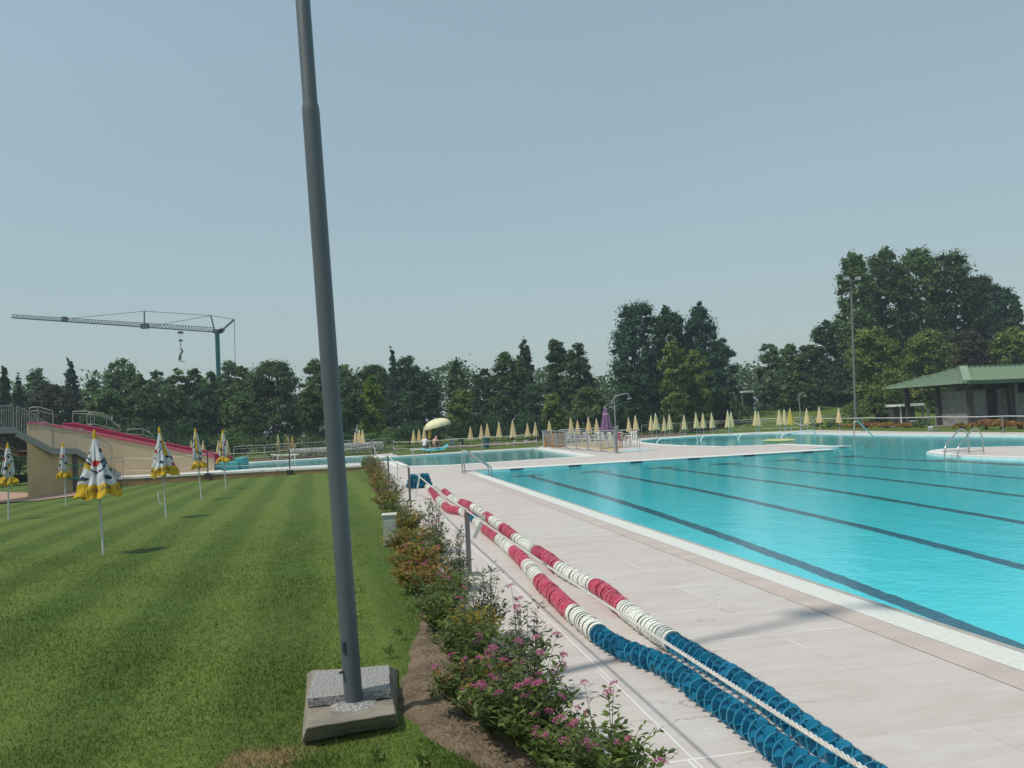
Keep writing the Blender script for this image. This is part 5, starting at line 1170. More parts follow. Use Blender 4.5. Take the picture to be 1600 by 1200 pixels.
barriers(bp1, M((874, 693.5), (968, 689.5)), '{o} plain barrier from the left at the back of the fenced terrace', 'barriers at the back of the terrace')
# terrace floor inside the fence
b = MB(); tp = M((872, 695.5), (958, 704.5), (972, 699), (968, 690.5), (880, 694)); fill(b, [tp], .006); tag(b.build('terrace_floor', mat('sandy_floor', (.50, .38, .18), (.45, .34, .16), 3, .9)), kind='structure')
b = MB(); tp = M((966, 706.5), (1000, 705), (1028, 702), (984, 701)); fill(b, [tp], .005); tag(b.build('painted_patch', mat('aqua_paint', (.36, .52, .50), (.42, .55, .53), 3, .7)), kind='structure')
# plastic chairs on the terrace
PLW = mat('white_plastic', (.84, .84, .82), (.76, .76, .74), 6, .45); PLR = mat('red_plastic', (.42, .03, .07), (.36, .03, .06), 6, .45)
def chair(name, m):
    r_ = thing(name, 'x', 'chair', (0, 0, 0))
    b = MB(); b.box((0, 0, .43), (.46, .44, .035), bev=.012); b.build('seat', m, r_)
    b = MB()
    for k in range(5): b.box((-.17+k*.085, .215+.0, .66), (.05, .02, .40), bev=.005)
    b.box((0, .22, .86), (.46, .03, .06), bev=.01); b.build('backrest', m, r_)
    b = MB()
    for s in (-1, 1): b.tube([(s*.22, .2, .66), (s*.25, -.05, .66), (s*.25, -.2, .62), (s*.24, -.21, .43)], .018, 6)
    b.build('armrest', m, r_)
    for sx in (-1, 1):
        for sy in (-1, 1):
            b = MB(); b.tube([(sx*.2, sy*.18, .42), (sx*.24, sy*.23, 0)], [.024, .016], 6); b.build('leg', m, r_)
    return r_
cp = chair('plastic_chair', PLW)
for i, (px, py) in enumerate([(892, 694.5), (904, 694.8), (915, 695.5), (926, 696), (936, 696.8), (946, 697), (957, 697.5), (966, 698), (982, 697.5), (990, 697)]):
    q = G(px, py); l_ = '%s white plastic chair from the left on the fenced terrace' % ORD[i]; rz = .4+i*1.3
    if i: dup(cp, q, rz, l_, 'white chairs on the fenced terrace')
    else: cp.location = q; cp.rotation_euler = (0, 0, rz); cp['label'] = l_; cp['group'] = 'white chairs on the fenced terrace'
rc = chair('plastic_chair', PLR); rc.location = G(971, 699); rc.rotation_euler = (0, 0, 2.2); rc['label'] = 'red plastic chair at the right end of the fenced terrace'
# orange crates and grey cabinet
OR = mat('orange_wood', (.46, .22, .07), (.38, .17, .05), 6, .7)
def crate(name):
    r_ = thing(name, 'x', 'crate', (0, 0, 0)); b = MB()
    for k in range(4): b.box((0, -.26, .07+k*.11), (.74, .02, .08)); b.box((0, .26, .07+k*.11), (.74, .02, .08)); b.box((-.37, 0, .07+k*.11), (.02, .5, .08)); b.box((.37, 0, .07+k*.11), (.02, .5, .08))
    b.box((0, 0, .02), (.7, .5, .03)); b.build('slats', OR, r_)
    for sx in (-1, 1):
        for sy in (-1, 1):
            b = MB(); b.box((sx*.345, sy*.235, .24), (.04, .04, .46)); b.build('corner_post', OR, r_)
    return r_
cr = crate('wooden_crate'); k = 0
for j, (px, py, z, w_) in enumerate([(864, 698.5, 0, 'lower left'), (877, 699, 0, 'lower right'), (865, 698.3, .47, 'upper left'), (876, 698.8, .47, 'upper right')]):
    q = G(px, py); q.y += .8; q.z = z; l_ = 'orange slatted crate, %s of the four stacked at the terrace corner' % w_
    if j: dup(cr, q, .1*j, l_, 'orange crates at the terrace corner')
    else: cr.location = q; cr['label'] = l_; cr['group'] = 'orange crates at the terrace corner'
q = P(854, 690, 56); t = thing('grey_cabinet', 'pale grey green cabinet standing on the grass left of the orange crates', 'cabinet', (q.x, 56, 0))
b = MB(); b.box((0, 0, .55), (.48, .4, 1.1), bev=.02); b.build('body', mat('cabinet_grey', (.30, .38, .36), (.26, .33, .31), 6, .6), t)
b = MB(); b.box((0, 0, 1.12), (.54, .46, .05), bev=.01); b.build('lid', mat('cabinet_lid', (.38, .45, .43), (.34, .4, .38), 6, .6), t)
b = MB(); b.box((0, -.205, .55), (.42, .012, .9)); b.build('door', mat('cabinet_grey', (.3, .38, .36)), t)
# ================================================================ LOUNGERS AND BATHERS
def lounger(name):
    r_ = thing(name, 'x', 'sun lounger', (0, 0, 0)); b = MB()
    for k in range(9): b.box((0, -.9+k*.14, .30), (.60, .10, .022))
    b.build('slats', PLW, r_)
    b = MB()
    for s in (-1, 1): b.box((s*.31, -.25, .29), (.05, 1.5, .06), bev=.01)
    b.build('frame', PLW, r_)
    b = MB()
    for k in range(5): b.beam((-.3, .42+k*.115, .33+k*.016), (.3, .42+k*.115, .33+k*.016), .09, .02)
    for s in (-1, 1): b.beam((s*.31, .36, .30), (s*.31, .95, .39), .05, .05)
    b.build('backrest', PLW, r_)
    for sx in (-1, 1):
        for y in (-.85, .4):
            b = MB(); b.box((sx*.29, y, .14), (.05, .07, .28), bev=.01); b.build('leg', PLW, r_)
    return r_
lp = lounger('sun_lounger'); first = True
stacks = [(458.5+13.2*k, 718.5-1.35*k, 60.0, 4, 'left of the light pole', k) for k in range(5)]+[(543+12.6*k, 712.0-.85*k, 61.4, 6, 'right of the light pole', k) for k in range(5)]
for px, py, Y, nn, where, k in stacks:
    q = P(px, py, Y); X = q.x
    for j in range(nn):
        l_ = 'white lounger, %s up in the %s stack %s' % (ORD[j], ORD[k], where); loc = (X, Y+1.1+.02*j, .10*j); rz = R(180)+.05*math.sin(k*3+j)
        if first: lp.scale = (.84, 1, 1); lp.location = loc; lp.rotation_euler = (0, 0, rz); lp['label'] = l_; lp['group'] = 'stacked white loungers'; first = False
        else: dup(lp, loc, rz, l_, 'stacked white loungers', (.84, 1, 1))
q = P(445, 719, 59.8); dup(lp, (q.x, 59.8, 0), R(70), 'single white lounger lying at the left of the stacks', 'loose white loungers')
Yp = 56.2; q = P(669, 712, Yp); X0 = q.x
dup(lp, (X0-.2, Yp+.2, -.02), R(-84), 'white lounger carrying two seated bathers beside the roped pool', 'loose white loungers')
b = MB(); nn = 16
for i in range(nn):
    for j in range(4):
        def tz(a, c): return .345+.012*math.sin(a*1.3)+.008*math.sin(c*2+a)+(.02*(a/nn*2-1.2)**2)+max(0, a-12)*.045
        def tp_(a, c): return (X0-.45+a*.115, Yp-.14+c*.17+(.0), tz(a, c)-(.18 if c == 0 else 0)-(.18 if c == 4 else 0))
        b.quad(tp_(i, j), tp_(i+1, j), tp_(i+1, j+1), tp_(i, j+1))
o = b.build('beach_towel', mat('turquoise_towel', (.05, .42, .50), (.12, .52, .58), 14, .95, bump=.4)); tag(o, 'rumpled turquoise towel spread over the lounger under the bathers', 'towel')
SKIN = mat('skin', (.50, .30, .225), (.46, .27, .20), 9, .55); SHIRT = mat('white_shirt', (.74, .75, .76), (.66, .67, .69), 9, .9, bump=.2); HAIR = mat('grey_hair', (.22, .20, .19), (.15, .14, .13), 30, .8); TRUNK = mat('navy_trunks', (.025, .03, .05), (.02, .025, .04), 9, .9)
def skin_obj(name, joints, edges, parent, m, sub=2):
    me = bpy.data.meshes.new(name); me.from_pydata([j[0] for j in joints], edges, []); o = bpy.data.objects.new(name, me); link(o, parent); me.materials.append(m)
    sk = o.modifiers.new('skin', 'SKIN')
    for i, j in enumerate(joints): me.skin_vertices[0].data[i].radius = (j[1], j[1]*(j[2] if len(j) > 2 else 1))
    me.skin_vertices[0].data[0].use_root = True
    s = o.modifiers.new('sub', 'SUBSURF'); s.levels = sub; s.render_levels = sub
    for e in range(1): pass
    sk.use_smooth_shade = True
    return o
def bather(label, loc, rz, lean, shirt):
    """seated, facing local +Y (away from the camera), hips at z=.10 above the towel"""
    t = thing('person', label, 'person', loc, rz); ln = lean
    J = [((0, 0, .10), .15, .8), ((0, .03, .27), .135, .75), ((0, .08+ln*.3, .44), .15, .72), ((0, .13+ln*.55, .55), .10, .8), ((0, .18+ln*.75, .62), .055), ((0, .24+ln*.95, .72), .085, 1.1), ((0, .27+ln, .80), .075, 1.05),
         ((.19, .12+ln*.5, .51), .055), ((.25, .20+ln*.5, .30), .042), ((.20, .38+ln*.3, .22), .033), ((.17, .46+ln*.3, .20), .026), ((-.19, .12+ln*.5, .51), .055), ((-.25, .20+ln*.5, .30), .042), ((-.20, .38+ln*.3, .22), .033), ((-.17, .46+ln*.3, .20), .026),
         ((.10, .14, .09), .085), ((.14, .48, .10), .06), ((.14, .54, -.12), .05), ((.14, .52, -.30), .036), ((.14, .64, -.335), .03), ((-.10, .14, .09), .085), ((-.14, .48, .10), .06), ((-.14, .54, -.12), .05), ((-.14, .52, -.30), .036), ((-.14, .64, -.335), .03)]
    E = [(0, 1), (1, 2), (2, 3), (3, 4), (4, 5), (5, 6), (3, 7), (7, 8), (8, 9), (9, 10), (3, 11), (11, 12), (12, 13), (13, 14), (0, 15), (15, 16), (16, 17), (17, 18), (18, 19), (0, 20), (20, 21), (21, 22), (22, 23), (23, 24)]
    n0 = len(J)
    for sx, hnd in ((1, 10), (-1, 14)):      # fingers and thumb
        h = Vector(J[hnd][0])
        for k in range(4):
            f = h+Vector(((k-1.5)*.016, .045, .002)); J.append((tuple(f), .008)); E.append((hnd, len(J)-1)); J.append((tuple(f+Vector((0, .035-.004*abs(k-1.5), -.02))), .006)); E.append((len(J)-2, len(J)-1))
        J.append((tuple(h+Vector((-sx*.04, .02, -.005))), .009)); E.append((hnd, len(J)-1))
    body = skin_obj('body', J, E, t, SKIN)
    if shirt:
        K = [(J[0][0], .165, .82), (J[1][0], .155, .78), (J[2][0], .168, .75), (J[3][0], .115, .82), ((.19, .12+ln*.5, .51), .072), ((.235, .18+ln*.5, .36), .062), ((-.19, .12+ln*.5, .51), .072), ((-.235, .18+ln*.5, .36), .062)]
        skin_obj('shirt', K, [(0, 1), (1, 2), (2, 3), (3, 4), (4, 5), (3, 6), (6, 7)], t, SHIRT)
    K = [(J[0][0], .162, .85), (J[15][0], .098), ((.125, .34, .10), .084), (J[20][0], .098), ((-.125, .34, .10), .084)]
    skin_obj('trunks', K, [(0, 1), (1, 2), (0, 3), (3, 4)], t, TRUNK)
    b = MB(); h = J[6][0]
    for i in range(5):
        for k in range(14):
            pass
    b.lathe([(.012, .105), (.05, .092), (.079, .05), (.088, .0), (.085, -.05), (.07, -.09)], 14, (h[0], h[1]-.012, h[2]-.025)); b.build('hair', HAIR if shirt else mat('dark_hair', (.06, .045, .035), (.05, .04, .03), 30, .8), t, True)
    b = MB(); b.lathe([(.002, .012), (.014, 0), (.002, -.02)], 8, (h[0], h[1]+.088, h[2]-.06)); 
    for s in (-1, 1): b.lathe([(.003, .03), (.014, .01), (.012, -.02), (.003, -.03)], 8, (h[0]+s*.088, h[1]-.01, h[2]-.055)); b.lathe([(.002, .008), (.009, 0), (.002, -.008)], 8, (h[0]+s*.032, h[1]+.076, h[2]-.03))
    b.build('face_features', SKIN, t)
    return t
bather('person in a white shirt sitting hunched on the turquoise towel, back to the pool', (P(663.5, 706, Yp).x, Yp-.02, .36), R(-18), .16, True)
bather('bare backed person in dark trunks sitting on the towel, back to the pool', (P(678.5, 706, Yp).x, Yp-.02, .36), R(-34), .14, False)
# folding chair beside them
q = P(709, 709, 57.5); gc = chair('garden_chair', mat('blue_grey_fabric', (.12, .19, .22), (.10, .16, .19), 6, .8)); gc.location = (q.x, 57.5, 0); gc.rotation_euler = (0, 0, R(150)); gc['label'] = 'blue grey garden chair in the shade beside the bathers'
# rope fence behind the roped pool
rp = [(614.5, 688, 57.2), (620.5, 690, 56.5), (720, 684.5, 55.8), (752, 682.5, 55.4), (838, 677, 54.4)]
tops = []
for i, (px, pt, Y) in enumerate(rp):
    q = P(px, pt, Y); tops.append(q); t = thing('fence_post', 'slim grey post %s along the rope fence behind the roped pool' % ORD[i], 'post', (q.x, Y, 0), 0, 'slim rope fence posts')
    b = MB(); b.tube([(0, 0, 0), (0, 0, q.z)], .02, 6); b.build('post', BM_, t); b = MB(); b.box((0, 0, .02), (.22, .22, .04)); b.build('base_plate', BM_, t)
b = MB()
for dz in (.03, .50):
    pp = []
    for a, c in zip(tops, tops[1:]): pp += sag(a-Vector((0, 0, dz)), c-Vector((0, 0, dz)), .05, 10)
    b.tube(pp, .02, 5)
tag(b.build('rope', ROPE), 'two level white ropes of the fence behind the roped pool', 'rope')
# little signs and bin behind that fence
SGN = mat('sign_white', (.60, .56, .54), (.5, .46, .45), 8, .6); SGP = mat('sign_pink', (.42, .27, .25), (.36, .23, .22), 8, .6)
for i, (px, py, wd, m) in enumerate([(776, 692, .28, SGP), (793, 693.5, .22, SGN), (804, 690, .22, SGN), (822, 689.5, .34, SGN)]):
    q = P(px, py, 64); t = thing('small_sign', ['small pink board on legs', 'narrow white board on legs', 'white board on legs', 'widest white board on legs'][i]+' on the grass behind the roped pool', 'sign', (q.x, 64, 0), 0, 'small boards behind the rope fence')
    b = MB(); b.box((0, 0, q.z), (wd, .02, .26)); b.build('board', m, t)
    for s in (-1, 1):
        b = MB(); b.tube([(s*wd*.4, 0.02, 0), (s*wd*.4, .02, q.z)], .015, 5); b.build('leg', BM_, t)
q = P(760, 697, 60); t = thing('waste_bin', 'teal waste bin on the grass behind the rope fence', 'bin', (q.x, 60, 0)); b = MB(); b.lathe([(.2, 0), (.25, .7), (.27, .72), (.27, .76), (.2, .78)], 14); b.build('bin', mat('bin_teal', (.05, .15, .17), (.04, .12, .14), 6, .6), t, True)
b = MB(); b.lathe([(.28, .76), (.27, .82), (.10, .88), (.01, .89)], 14); b.build('lid', mat('bin_lid', (.08, .2, .22), (.07, .17, .19), 6, .6), t, True)
# dry bark strip under the trees
b = MB(); tp = [tuple(P(x, y, Y)[:2]) for x, y, Y in ((395, 700, 60), (520, 700, 60), (520, 700, 67), (395, 700, 67))]; fill(b, [tp], .012); tag(b.build('bare_ground', SOIL), kind='structure')
b = MB(); tp = [tuple(P(x, y, Y)[:2]) for x, y, Y in ((700, 700, 66), (1075, 700, 70), (1075, 700, 76), (700, 700, 74))]; fill(b, [tp], .012); tag(b.build('bare_ground', mat('dry_litter', (.22, .16, .11), (.15, .11, .075), 2, .95)), kind='structure')
# ================================================================ SHOWERS
def shower(label, px, pyb, pyk, pyt, arm, Y, rthick):
    base = P(px, pyb, Y); base.z = 0; t = thing('outdoor_shower', label, 'shower', base); k = P(px-1.8, pyk, Y)-base; tp = P(arm[0][0], arm[0][1], Y)-base
    b = MB(); b.tube([(0, 0, 0), (0, 0, .03), tuple(k)], [rthick*1.25, rthick, rthick], 10); b.build('post', GALV, t, True)
    b = MB(); pts = [k-Vector((0, 0, .05)), tp]+[P(x, y, Y)-base for x, y in arm[1:]]; b.tube(arc_pts(pts, .16, 5), rthick*.5, 8); b.build('riser_pipe', GALV, t, True)
    e = pts[-1]; b = MB(); b.lathe([(.02, .05), (.05, .03), (.13, 0), (.13, -.02), (.01, -.025)], 14, tuple(e-Vector((0, 0, .03)))); b.build('shower_head', STEEL, t, True)
    b = MB(); b.box(tuple(k+Vector((.06, -.05, .02))), (.12, .06, .06), bev=.01); b.build('tap', STEEL, t)
shower('tall outdoor shower with a wide curved arm at the corner of the fenced terrace', 963.6, 708.5, 667, 621, [(959.3, 621), (962, 618.5), (980, 614.5), (983, 619), (983, 622)], 39.7, .065)
shower('slim gooseneck shower beyond the lagoon near the grass mound', 1252, 673, 643, 620, [(1248, 619), (1250, 615.5), (1256, 612.5), (1258, 616), (1258, 618)], 63.5, .075)
# ================================================================ FLOODLIGHT POLE
Y = 65; base = P(1337.5, 668, Y); base.z = 0; tp = P(1329.5, 436, Y)-base; t = thing('floodlight_pole', 'tall thin grey floodlight pole in front of the great poplars', 'light pole', base)
b = MB(); b.tube([(0, 0, 0), tuple(tp*.5), tuple(tp)], [.13, .10, .07], 10); b.build('pole', POST, t, True)
b = MB(); b.beam(tp+Vector((-.5, 0, -.15)), tp+Vector((.65, 0, -.15)), .07); b.build('crossarm', POST, t)
for s, wd in ((-.52, .42), (.62, .36)):
    b = MB(); c = tp+Vector((s, -.1, .02)); b.box(tuple(c), (wd, .35, .34), bev=.04); f = b.build('floodlight', GALV, t)
    b = MB(); b.box(tuple(c+Vector((0, -.18, -.01))), (wd*.82, .02, .26)); b.build('glass', mat('lamp_glass', (.5, .52, .55), (.42, .45, .48), 4, .15), f)
# ================================================================ RIGHT ROPE FENCE, BOLLARD, BOXES
tops = []
for i, (px, pt, pb2) in enumerate([(1275.5, 653.5, 672.3), (1352, 653, 674), (1468, 651.2, 675), (1573.5, 650, 676), (1690, 648, 678)]):
    q = G(px, pb2); q.y += .25; h = P(px, pt, q.y); tops.append(h); 
    t = thing('fence_post', ['post where the right rope fence starts behind the lagoon', 'slim post of the right rope fence beside the curved handrail', 'slim post of the right rope fence beside the white meter box', 'slim post of the right rope fence among the orange hedge', 'slim rope fence post beyond the right edge'][i], 'post', q, 0, 'right rope fence posts')
    b = MB(); b.tube([(0, 0, 0), (0, 0, h.z-q.z)], .028, 6); b.build('post', GALV, t); b = MB(); b.box((0, 0, .02), (.2, .2, .04)); b.build('base_plate', GALV, t)
b = MB(); pp = sag(P(1237, 657.5, tops[0].y+1.5), tops[0], .45, 10)
for a, c in zip(tops, tops[1:]): pp += sag(a, c, .03, 8)[1:]
b.tube(pp, .028, 6); tag(b.build('rope', ROPE), 'white rope running along the orange hedge behind the lagoon', 'rope')
q = G(1317, 668.5); q.y += .4; hz = P(1317, 651, q.y).z; t = thing('bollard_lamp', 'grey round bollard lamp left of the floodlight pole', 'bollard', q)
b = MB(); b.lathe([(.17, 0), (.17, hz*.62)], 14); b.build('shaft', mat('bollard_grey', (.36, .37, .38), (.3, .31, .32), 6, .6), t, True)
b = MB(); b.lathe([(.12, hz*.62), (.12, hz*.78)], 14); b.build('lens', mat('bollard_lens', (.5, .5, .5), (.45, .45, .45), 6, .3), t, True)
b = MB(); b.lathe([(.26, hz*.78), (.25, hz*.88), (.1, hz), (.01, hz)], 14); b.build('cap', GALV, t, True)
q = G(1459.7, 674.2); q.y += .3; t = thing('meter_box', 'small white meter box standing at the edge of the hedge', 'meter box', q, R(-40)); wd = 6.4*q.length/FPX; hh = P(1459, 666, q.y).z
b = MB(); b.box((0, 0, hh/2), (wd, wd*.8, hh), bev=.015); b.build('cabinet', PLW, t); b = MB(); b.box((0, -wd*.4-.004, hh*.5), (wd*.8, .012, hh*.75), bev=.003); b.build('door', mat('meter_door', (.56, .58, .52), (.5, .52, .47), 6, .5), t)
b = MB(); b.box((0, -wd*.4-.012, hh*.62), (wd*.4, .008, hh*.12)); b.build('window', DARK, t)
q = G(1467, 674.2); q.y += .7; t = thing('meter_box', 'pale green grey meter box right behind the white one', 'meter box', q, R(-40)); b = MB(); b.box((0, 0, hh*.47), (wd*1.0, wd*.8, hh*.94), bev=.015); b.build('cabinet', mat('meter_green', (.30, .36, .33), (.26, .31, .29), 6, .6), t); b = MB(); b.box((0, -wd*.4-.004, hh*.47), (wd*.7, .012, hh*.6), bev=.003); b.build('door', mat('meter_green2', (.27, .33, .30), (.24, .29, .27), 6, .6), t)
# barrier behind the bollard
barriers(bp1, [tuple(P(1285, 660, 72)[:2]), tuple(P(1332, 660, 72)[:2])], '{o} grey barrier behind the round bollard', 'barriers behind the bollard')
# volleyball posts and white table
for i, (px, a, c, Y) in enumerate([(1408.5, 645, 659, 60), (1451.5, 637, 659, 60)]):
    q = P(px, c, Y); t = thing('net_post', ['short', 'tall'][i]+' white net post on the grass under the pavilion eave', 'post', (q.x, Y, 0), 0, 'white net posts'); h = P(px, a, Y).z
    b = MB(); b.tube([(0, 0, 0), (0, 0, h)], .06, 8); b.build('post', PLW, t); b = MB(); b.tube([(0, 0, h*.75), (-.35, 0, .25)], .012, 5); b.build('guy_wire', GALV, t)
    if i: 
        b = MB(); b.beam((0, 0, h-.1), (-.25, 0, h+.15), .05); b.build('bracket', PLW, t)
q = P(1428, 661, 58); t = thing('low_table', 'low white table on the grass under the pavilion eave', 'table', (q.x, 58, 0)); b = MB(); b.box((0, 0, .42), (.42, .4, .04), bev=.01); b.build('tabletop', PLW, t)
for sx in (-1, 1):
    for sy in (-1, 1):
        b = MB(); b.tube([(sx*.17, sy*.16, 0), (sx*.17, sy*.16, .41)], .018, 5); b.build('leg', PLW, t)
# far white roofs
def shed(label, pa, pb3, Y, depth):
    a = P(*pa, Y); c = P(*pb3, Y); t = thing('shed', label, 'shed', ((a.x+c.x)/2, Y, 0)); L_ = c.x-a.x; zt = a.z
    b = MB(); b.box((0, depth/2, zt-.12), (L_, depth, .22), bev=.02); b.build('roof', PLW, t)
    b = MB(); b.box((0, depth*.6, (zt-.25)/2), (L_*.9, depth*.6, zt-.25)); b.build('wall', mat('shed_wall', (.07, .075, .07), (.05, .055, .05), 3, .9), t)
    for s in (-1, 1):
        b = MB(); b.box((s*L_*.46, .15, (zt-.24)/2), (.14, .14, zt-.24)); b.build('post', POST, t)
shed('distant flat roofed shed with white fascia seen through the tree gap', (1159, 611), (1188, 611), 96, 6)
shed('flat roofed white shelter behind the net posts under the eave', (1407, 631.5), (1444, 630.5), 66, 4)
# ================================================================ PAVILION
zE = 3.2; C0 = G(1512, 595.5, zE); L0 = G(1384, 605.5, zE); ux = (L0-C0); wl = ux.length; ux.normalize(); vx = Vector((ux.y, -ux.x, 0)); vx = vx if vx.x > 0 else -vx
Lf = 20.0; ap = C0+ux*wl/2+vx*wl/2*.95
d = ray(1521.5, 572.5); apz = CH+d.z*((ap.x*d.x+ap.y*d.y)/(d.x*d.x+d.y*d.y)); apz = max(3.9, min(5.2, apz))
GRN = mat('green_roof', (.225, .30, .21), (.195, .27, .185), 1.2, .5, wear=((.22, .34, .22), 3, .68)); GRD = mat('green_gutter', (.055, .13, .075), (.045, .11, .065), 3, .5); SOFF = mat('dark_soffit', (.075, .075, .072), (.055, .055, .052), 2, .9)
t = thing('pavilion', 'open pavilion with green ribbed hip roof and grey stone panel walls', 'pavilion', (C0.x, C0.y, 0)); o3 = Vector((C0.x, C0.y, 0))
Lc = lambda a, c, z: Vector((ux.x*a+vx.x*c, ux.y*a+vx.y*c, z))
A_C, A_L, A_R, A_LR = Lc(0, 0, zE), Lc(wl, 0, zE), Lc(0, Lf, zE), Lc(wl, Lf, zE); ap1 = Lc(wl/2, wl/2*.95, apz); ap2 = Lc(wl/2, Lf-wl/2, apz)
b = MB(); b.quad(A_C, A_R, ap2, ap1); b.quad(A_L, A_C, ap1); b.quad(A_LR, A_L, ap1, ap2); b.quad(A_R, A_LR, ap2)
rf = b.build('roof', GRN, t)
b = MB()
for k in range(1, 18):
    s = k/18; u = A_C.lerp(A_L, s); e = s*2 if s < .5 else (1-s)*2
    v = u+(ap1-(A_C+A_L)/2)*e
    b.beam(u+Vector((0, 0, .035)), v+Vector((0, 0, .035)), .07, .07)
for k in range(1, 40):
    s = k*Lf/40; u = Lc(0, s, zE); e = min(1, s/(wl/2), (Lf-s)/(wl/2)); v = u+Vector((ux.x*wl/2*e, ux.y*wl/2*e, (apz-zE)*e)); b.beam(u+Vector((0, 0, .035)), v+Vector((0, 0, .035)), .07, .07)
b.build('ribs', GRN, rf)
b = MB(); b.beam(A_C+Vector((0, 0, .06)), ap1+Vector((0, 0, .08)), .55, .06); b.beam(A_L+Vector((0, 0, .05)), ap1+Vector((0, 0, .07)), .3, .06); b.beam(ap1+Vector((0, 0, .06)), ap2+Vector((0, 0, .06)), .4, .06); b.build('ridge_cap', mat('green_cap', (.23, .32, .21), (.2, .29, .19), 2, .5), rf)
b = MB(); b.beam(A_C+Vector((0, 0, -.06))-vx*.05, A_L+Vector((0, 0, -.06))-vx*.05, .10, .16); b.build('gutter', GRN, t)
b = MB(); b.beam(A_C+Vector((0, 0, -.10))-ux*.05, A_R+Vector((0, 0, -.10))-ux*.05, .14, .28); b.build('fascia', GRD, t)
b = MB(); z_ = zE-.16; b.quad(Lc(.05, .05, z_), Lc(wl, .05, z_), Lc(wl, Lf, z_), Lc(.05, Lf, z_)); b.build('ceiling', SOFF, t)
SP_ = mat('stone_panel', (.25, .245, .235), (.16, .155, .15), 2.2, .9, bump=.3, wear=((.26, .25, .24), 3, .62)); PILL = mat('pavilion_post', (.065, .062, .058), (.05, .048, .045), 4, .8)
def loc_at(px, a):   # on the line ux*a + vx*c : where does pixel column px cut it
    d = ray(px, 640); o_ = o3+ux*a; den = d.x*vx.y-d.y*vx.x; tt = (o_.x*vx.y-o_.y*vx.x)/den; q = Vector((d.x*tt, d.y*tt, 0))-o3; return q.dot(vx)
def loc_bt(px, c):
    d = ray(px, 640); o_ = o3+vx*c; den = d.x*ux.y-d.y*ux.x; tt = (o_.x*ux.y-o_.y*ux.x)/den; q = Vector((d.x*tt, d.y*tt, 0))-o3; return q.dot(ux)
c_in = 1.0
for px, wd in ((1418.5, .28), (1466, .32), (1516, .28)):
    a = loc_bt(px, c_in); q = Lc(a, c_in, 0); b = MB(); b.box((q.x, q.y, (zE-.17)/2), (wd, wd, zE-.17)); b.build('post', PILL, t)
for px, wd in ((1579, .24), (1588, .26)):
    c = loc_at(px, 1.0); q = Lc(1.0, c, 0); b = MB(); b.box((q.x, q.y, (zE-.17)/2), (wd, wd, zE-.17)); b.build('post', PILL if px < 1585 else mat('pale_post', (.2, .2, .19), (.17, .17, .16), 4, .8), t)
a1, a2 = loc_bt(1467.5, c_in+.25), loc_bt(1513.5, c_in+.25); zw = 2.55
u, v = Lc(a1, c_in+.25, 0), Lc(a2, c_in+.25, 0); b = MB(); b.beam(u+Vector((0, 0, zw/2)), v+Vector((0, 0, zw/2)), .2, zw); b.build('wall', SP_, t)
for pa, pc, zt, nm in ((1520, 1541, 2.6, 'wall'), (1559, 1577, 2.6, 'wall'), (1590, 1640, 2.2, 'wall')):
    ca, cc_ = loc_at(pa, 1.6), loc_at(pc, 1.6); u, v = Lc(1.6, ca, zt/2), Lc(1.6, cc_, zt/2); b = MB(); b.beam(u, v, .2, zt); b.build(nm, SP_, t)
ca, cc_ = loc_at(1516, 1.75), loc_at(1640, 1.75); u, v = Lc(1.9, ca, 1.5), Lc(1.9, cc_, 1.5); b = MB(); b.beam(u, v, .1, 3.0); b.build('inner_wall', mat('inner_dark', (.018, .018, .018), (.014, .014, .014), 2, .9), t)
for pa, pc in ((1519, 1533), (1535, 1552), (1555, 1573)):
    ca, cc_ = loc_at(pa, 1.78), loc_at(pc, 1.78); u, v = Lc(1.78, ca, 2.82), Lc(1.78, cc_, 2.82); b = MB(); b.beam(u, v, .06, .34); b.build('vent_panel', PILL, t)
ca, cc_ = loc_at(1543, 1.72), loc_at(1557, 1.72); u, v = Lc(1.78, ca, 1.15), Lc(1.78, cc_, 1.15); b = MB(); b.beam(u, v, .06, 2.3); b.build('door', mat('dark_door', (.03, .028, .026), (.024, .022, .02), 3, .7), t)
b = MB(); q = Lc(wl/2, Lf/2, .02); b.beam(Lc(wl/2, 0, .02), Lc(wl/2, Lf, .02), wl, .06); b.build('floor', mat('pavilion_floor', (.25, .24, .22), (.2, .19, .18), 3, .9), t)
# ================================================================ TOWER CRANE
CRG = mat('crane_grey', (.13, .15, .165), (.11, .13, .145), 6, .6); CRT = mat('crane_teal', (.03, .20, .22), (.025, .17, .19), 6, .5)
Y = 112; K = lambda x, y, dy=0: P(x, y, Y+dy)
base = Vector((K(343, 690).x, Y, -1)); t = thing('tower_crane', 'slim teal tower crane with a long grey lattice jib above the trees', 'crane', base)
L3 = lambda *a: K(*a)-base
b = MB(); m0, m1 = L3(341.5, 600), L3(339.3, 521); mb_ = Vector((m0.x+.1, 0, 0)); b.tube([mb_, m1], [.26, .24], 4); 
for sx in (-1, 1):
    for sy in (-1, 1): b.beam(mb_+Vector((sx*.2, sy*.2, 0)), m1+Vector((sx*.2, sy*.2, .1)), .1)
b.build('mast', CRT, t)
b = MB(); b.beam(L3(333, 517.5), L3(347, 517.5), .5, .5); b.beam(L3(340, 522), L3(348, 516), .5, .25); b.build('slewing_head', CRG, t)
b = MB(); b.beam(L3(343, 520), L3(366, 499), .22); b.beam(L3(344, 519), L3(349, 514), .5); b.build('counter_jib', CRG, t)
b = MB(); b.beam(L3(335.5, 518), L3(329.5, 493), .16); b.build('cathead', CRG, t)
j0, j1 = L3(336, 519), L3(18.5, 496.5); b = MB(); n = 64; d = (j1-j0)
hh_ = lambda s: .62 if s < .98 else .25
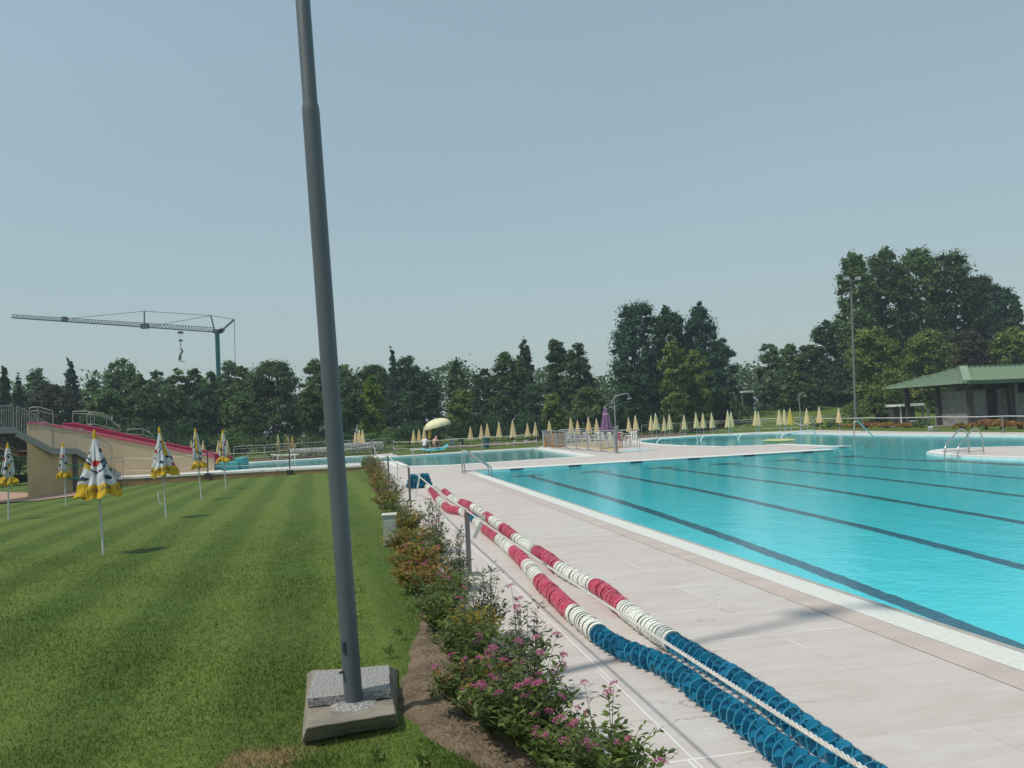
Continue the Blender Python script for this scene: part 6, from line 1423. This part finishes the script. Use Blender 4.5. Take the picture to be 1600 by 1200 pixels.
for s_ in (-.3, .3): b.beam(j0+Vector((0, s_, 0)), j1+Vector((0, s_, 0)), .07)
b.beam(j0+Vector((0, 0, .60)), j1+Vector((0, 0, .40)), .07)
for k in range(n):
    u = j0+d*(k/n); v = j0+d*((k+.5)/n); w2 = j0+d*((k+1)/n); z = Vector((0, 0, .60-.27*k/n))
    for s_ in (-.3, .3): b.beam(u+Vector((0, s_, 0)), v+z, .035); b.beam(v+z, w2+Vector((0, s_, 0)), .035)
b.build('jib', CRG, t)
b = MB()
for x, y in ((101, 500), (226, 511)): b.box(tuple(L3(x, y)+Vector((0, 0, .1))), (.9 if x > 200 else .5, .9, .55))
b.beam(L3(102, 499), L3(101.5, 494.5), .12); b.build('jib_joint', CRG, t)
b = MB(); b.beam(L3(225.5, 510), L3(225.5, 486), .15); b.build('jib_mast', CRG, t)
b = MB()
for a, c in (((104, 498), (225.5, 486.2)), ((225.5, 486.2), (329.5, 493)), ((236, 509.5), (329.5, 493)), ((329.5, 493), (366, 499)), ((366, 499), (367.5, 572))): b.tube([L3(*a), L3(*c)], .035, 4)
b.build('tie_rod', CRG, t)
b = MB(); b.box(tuple(L3(282, 519.5)), (.6, .7, .25)); b.tube([L3(280, 519), L3(281, 531)], .012, 4); b.tube([L3(284, 519), L3(283, 531)], .012, 4); b.build('trolley', CRG, t)
b = MB(); b.box(tuple(L3(282.3, 532)), (.46, .3, .22)); b.beam(L3(282.3, 533), L3(282.5, 545), .08); b.beam(L3(282.5, 545), L3(285.5, 548.5), .2); b.beam(L3(285.5, 548.5), L3(281.5, 555), .2); b.beam(L3(281.5, 555), L3(281, 563), .3, .3); b.beam(L3(279.5, 564.5), L3(289, 564.5), .08); b.build('hook_block', CRG, t)
# ================================================================ HAZE
b = MB(); b.box((0, 400, 20), (3000, 2400, 44.8))
HV = bpy.data.materials.new('haze_air'); HV.use_nodes = True; n_ = HV.node_tree.nodes; n_.remove(n_['Principled BSDF'])
pv = n_.new('ShaderNodeVolumePrincipled'); pv.inputs['Color'].default_value = (.74, .88, 1.0, 1); pv.inputs['Density'].default_value = .0007; pv.inputs['Anisotropy'].default_value = 0.0
HV.node_tree.links.new(pv.outputs[0], n_['Material Output'].inputs['Volume'])
o = b.build('haze', HV); tag(o, kind='stuff')
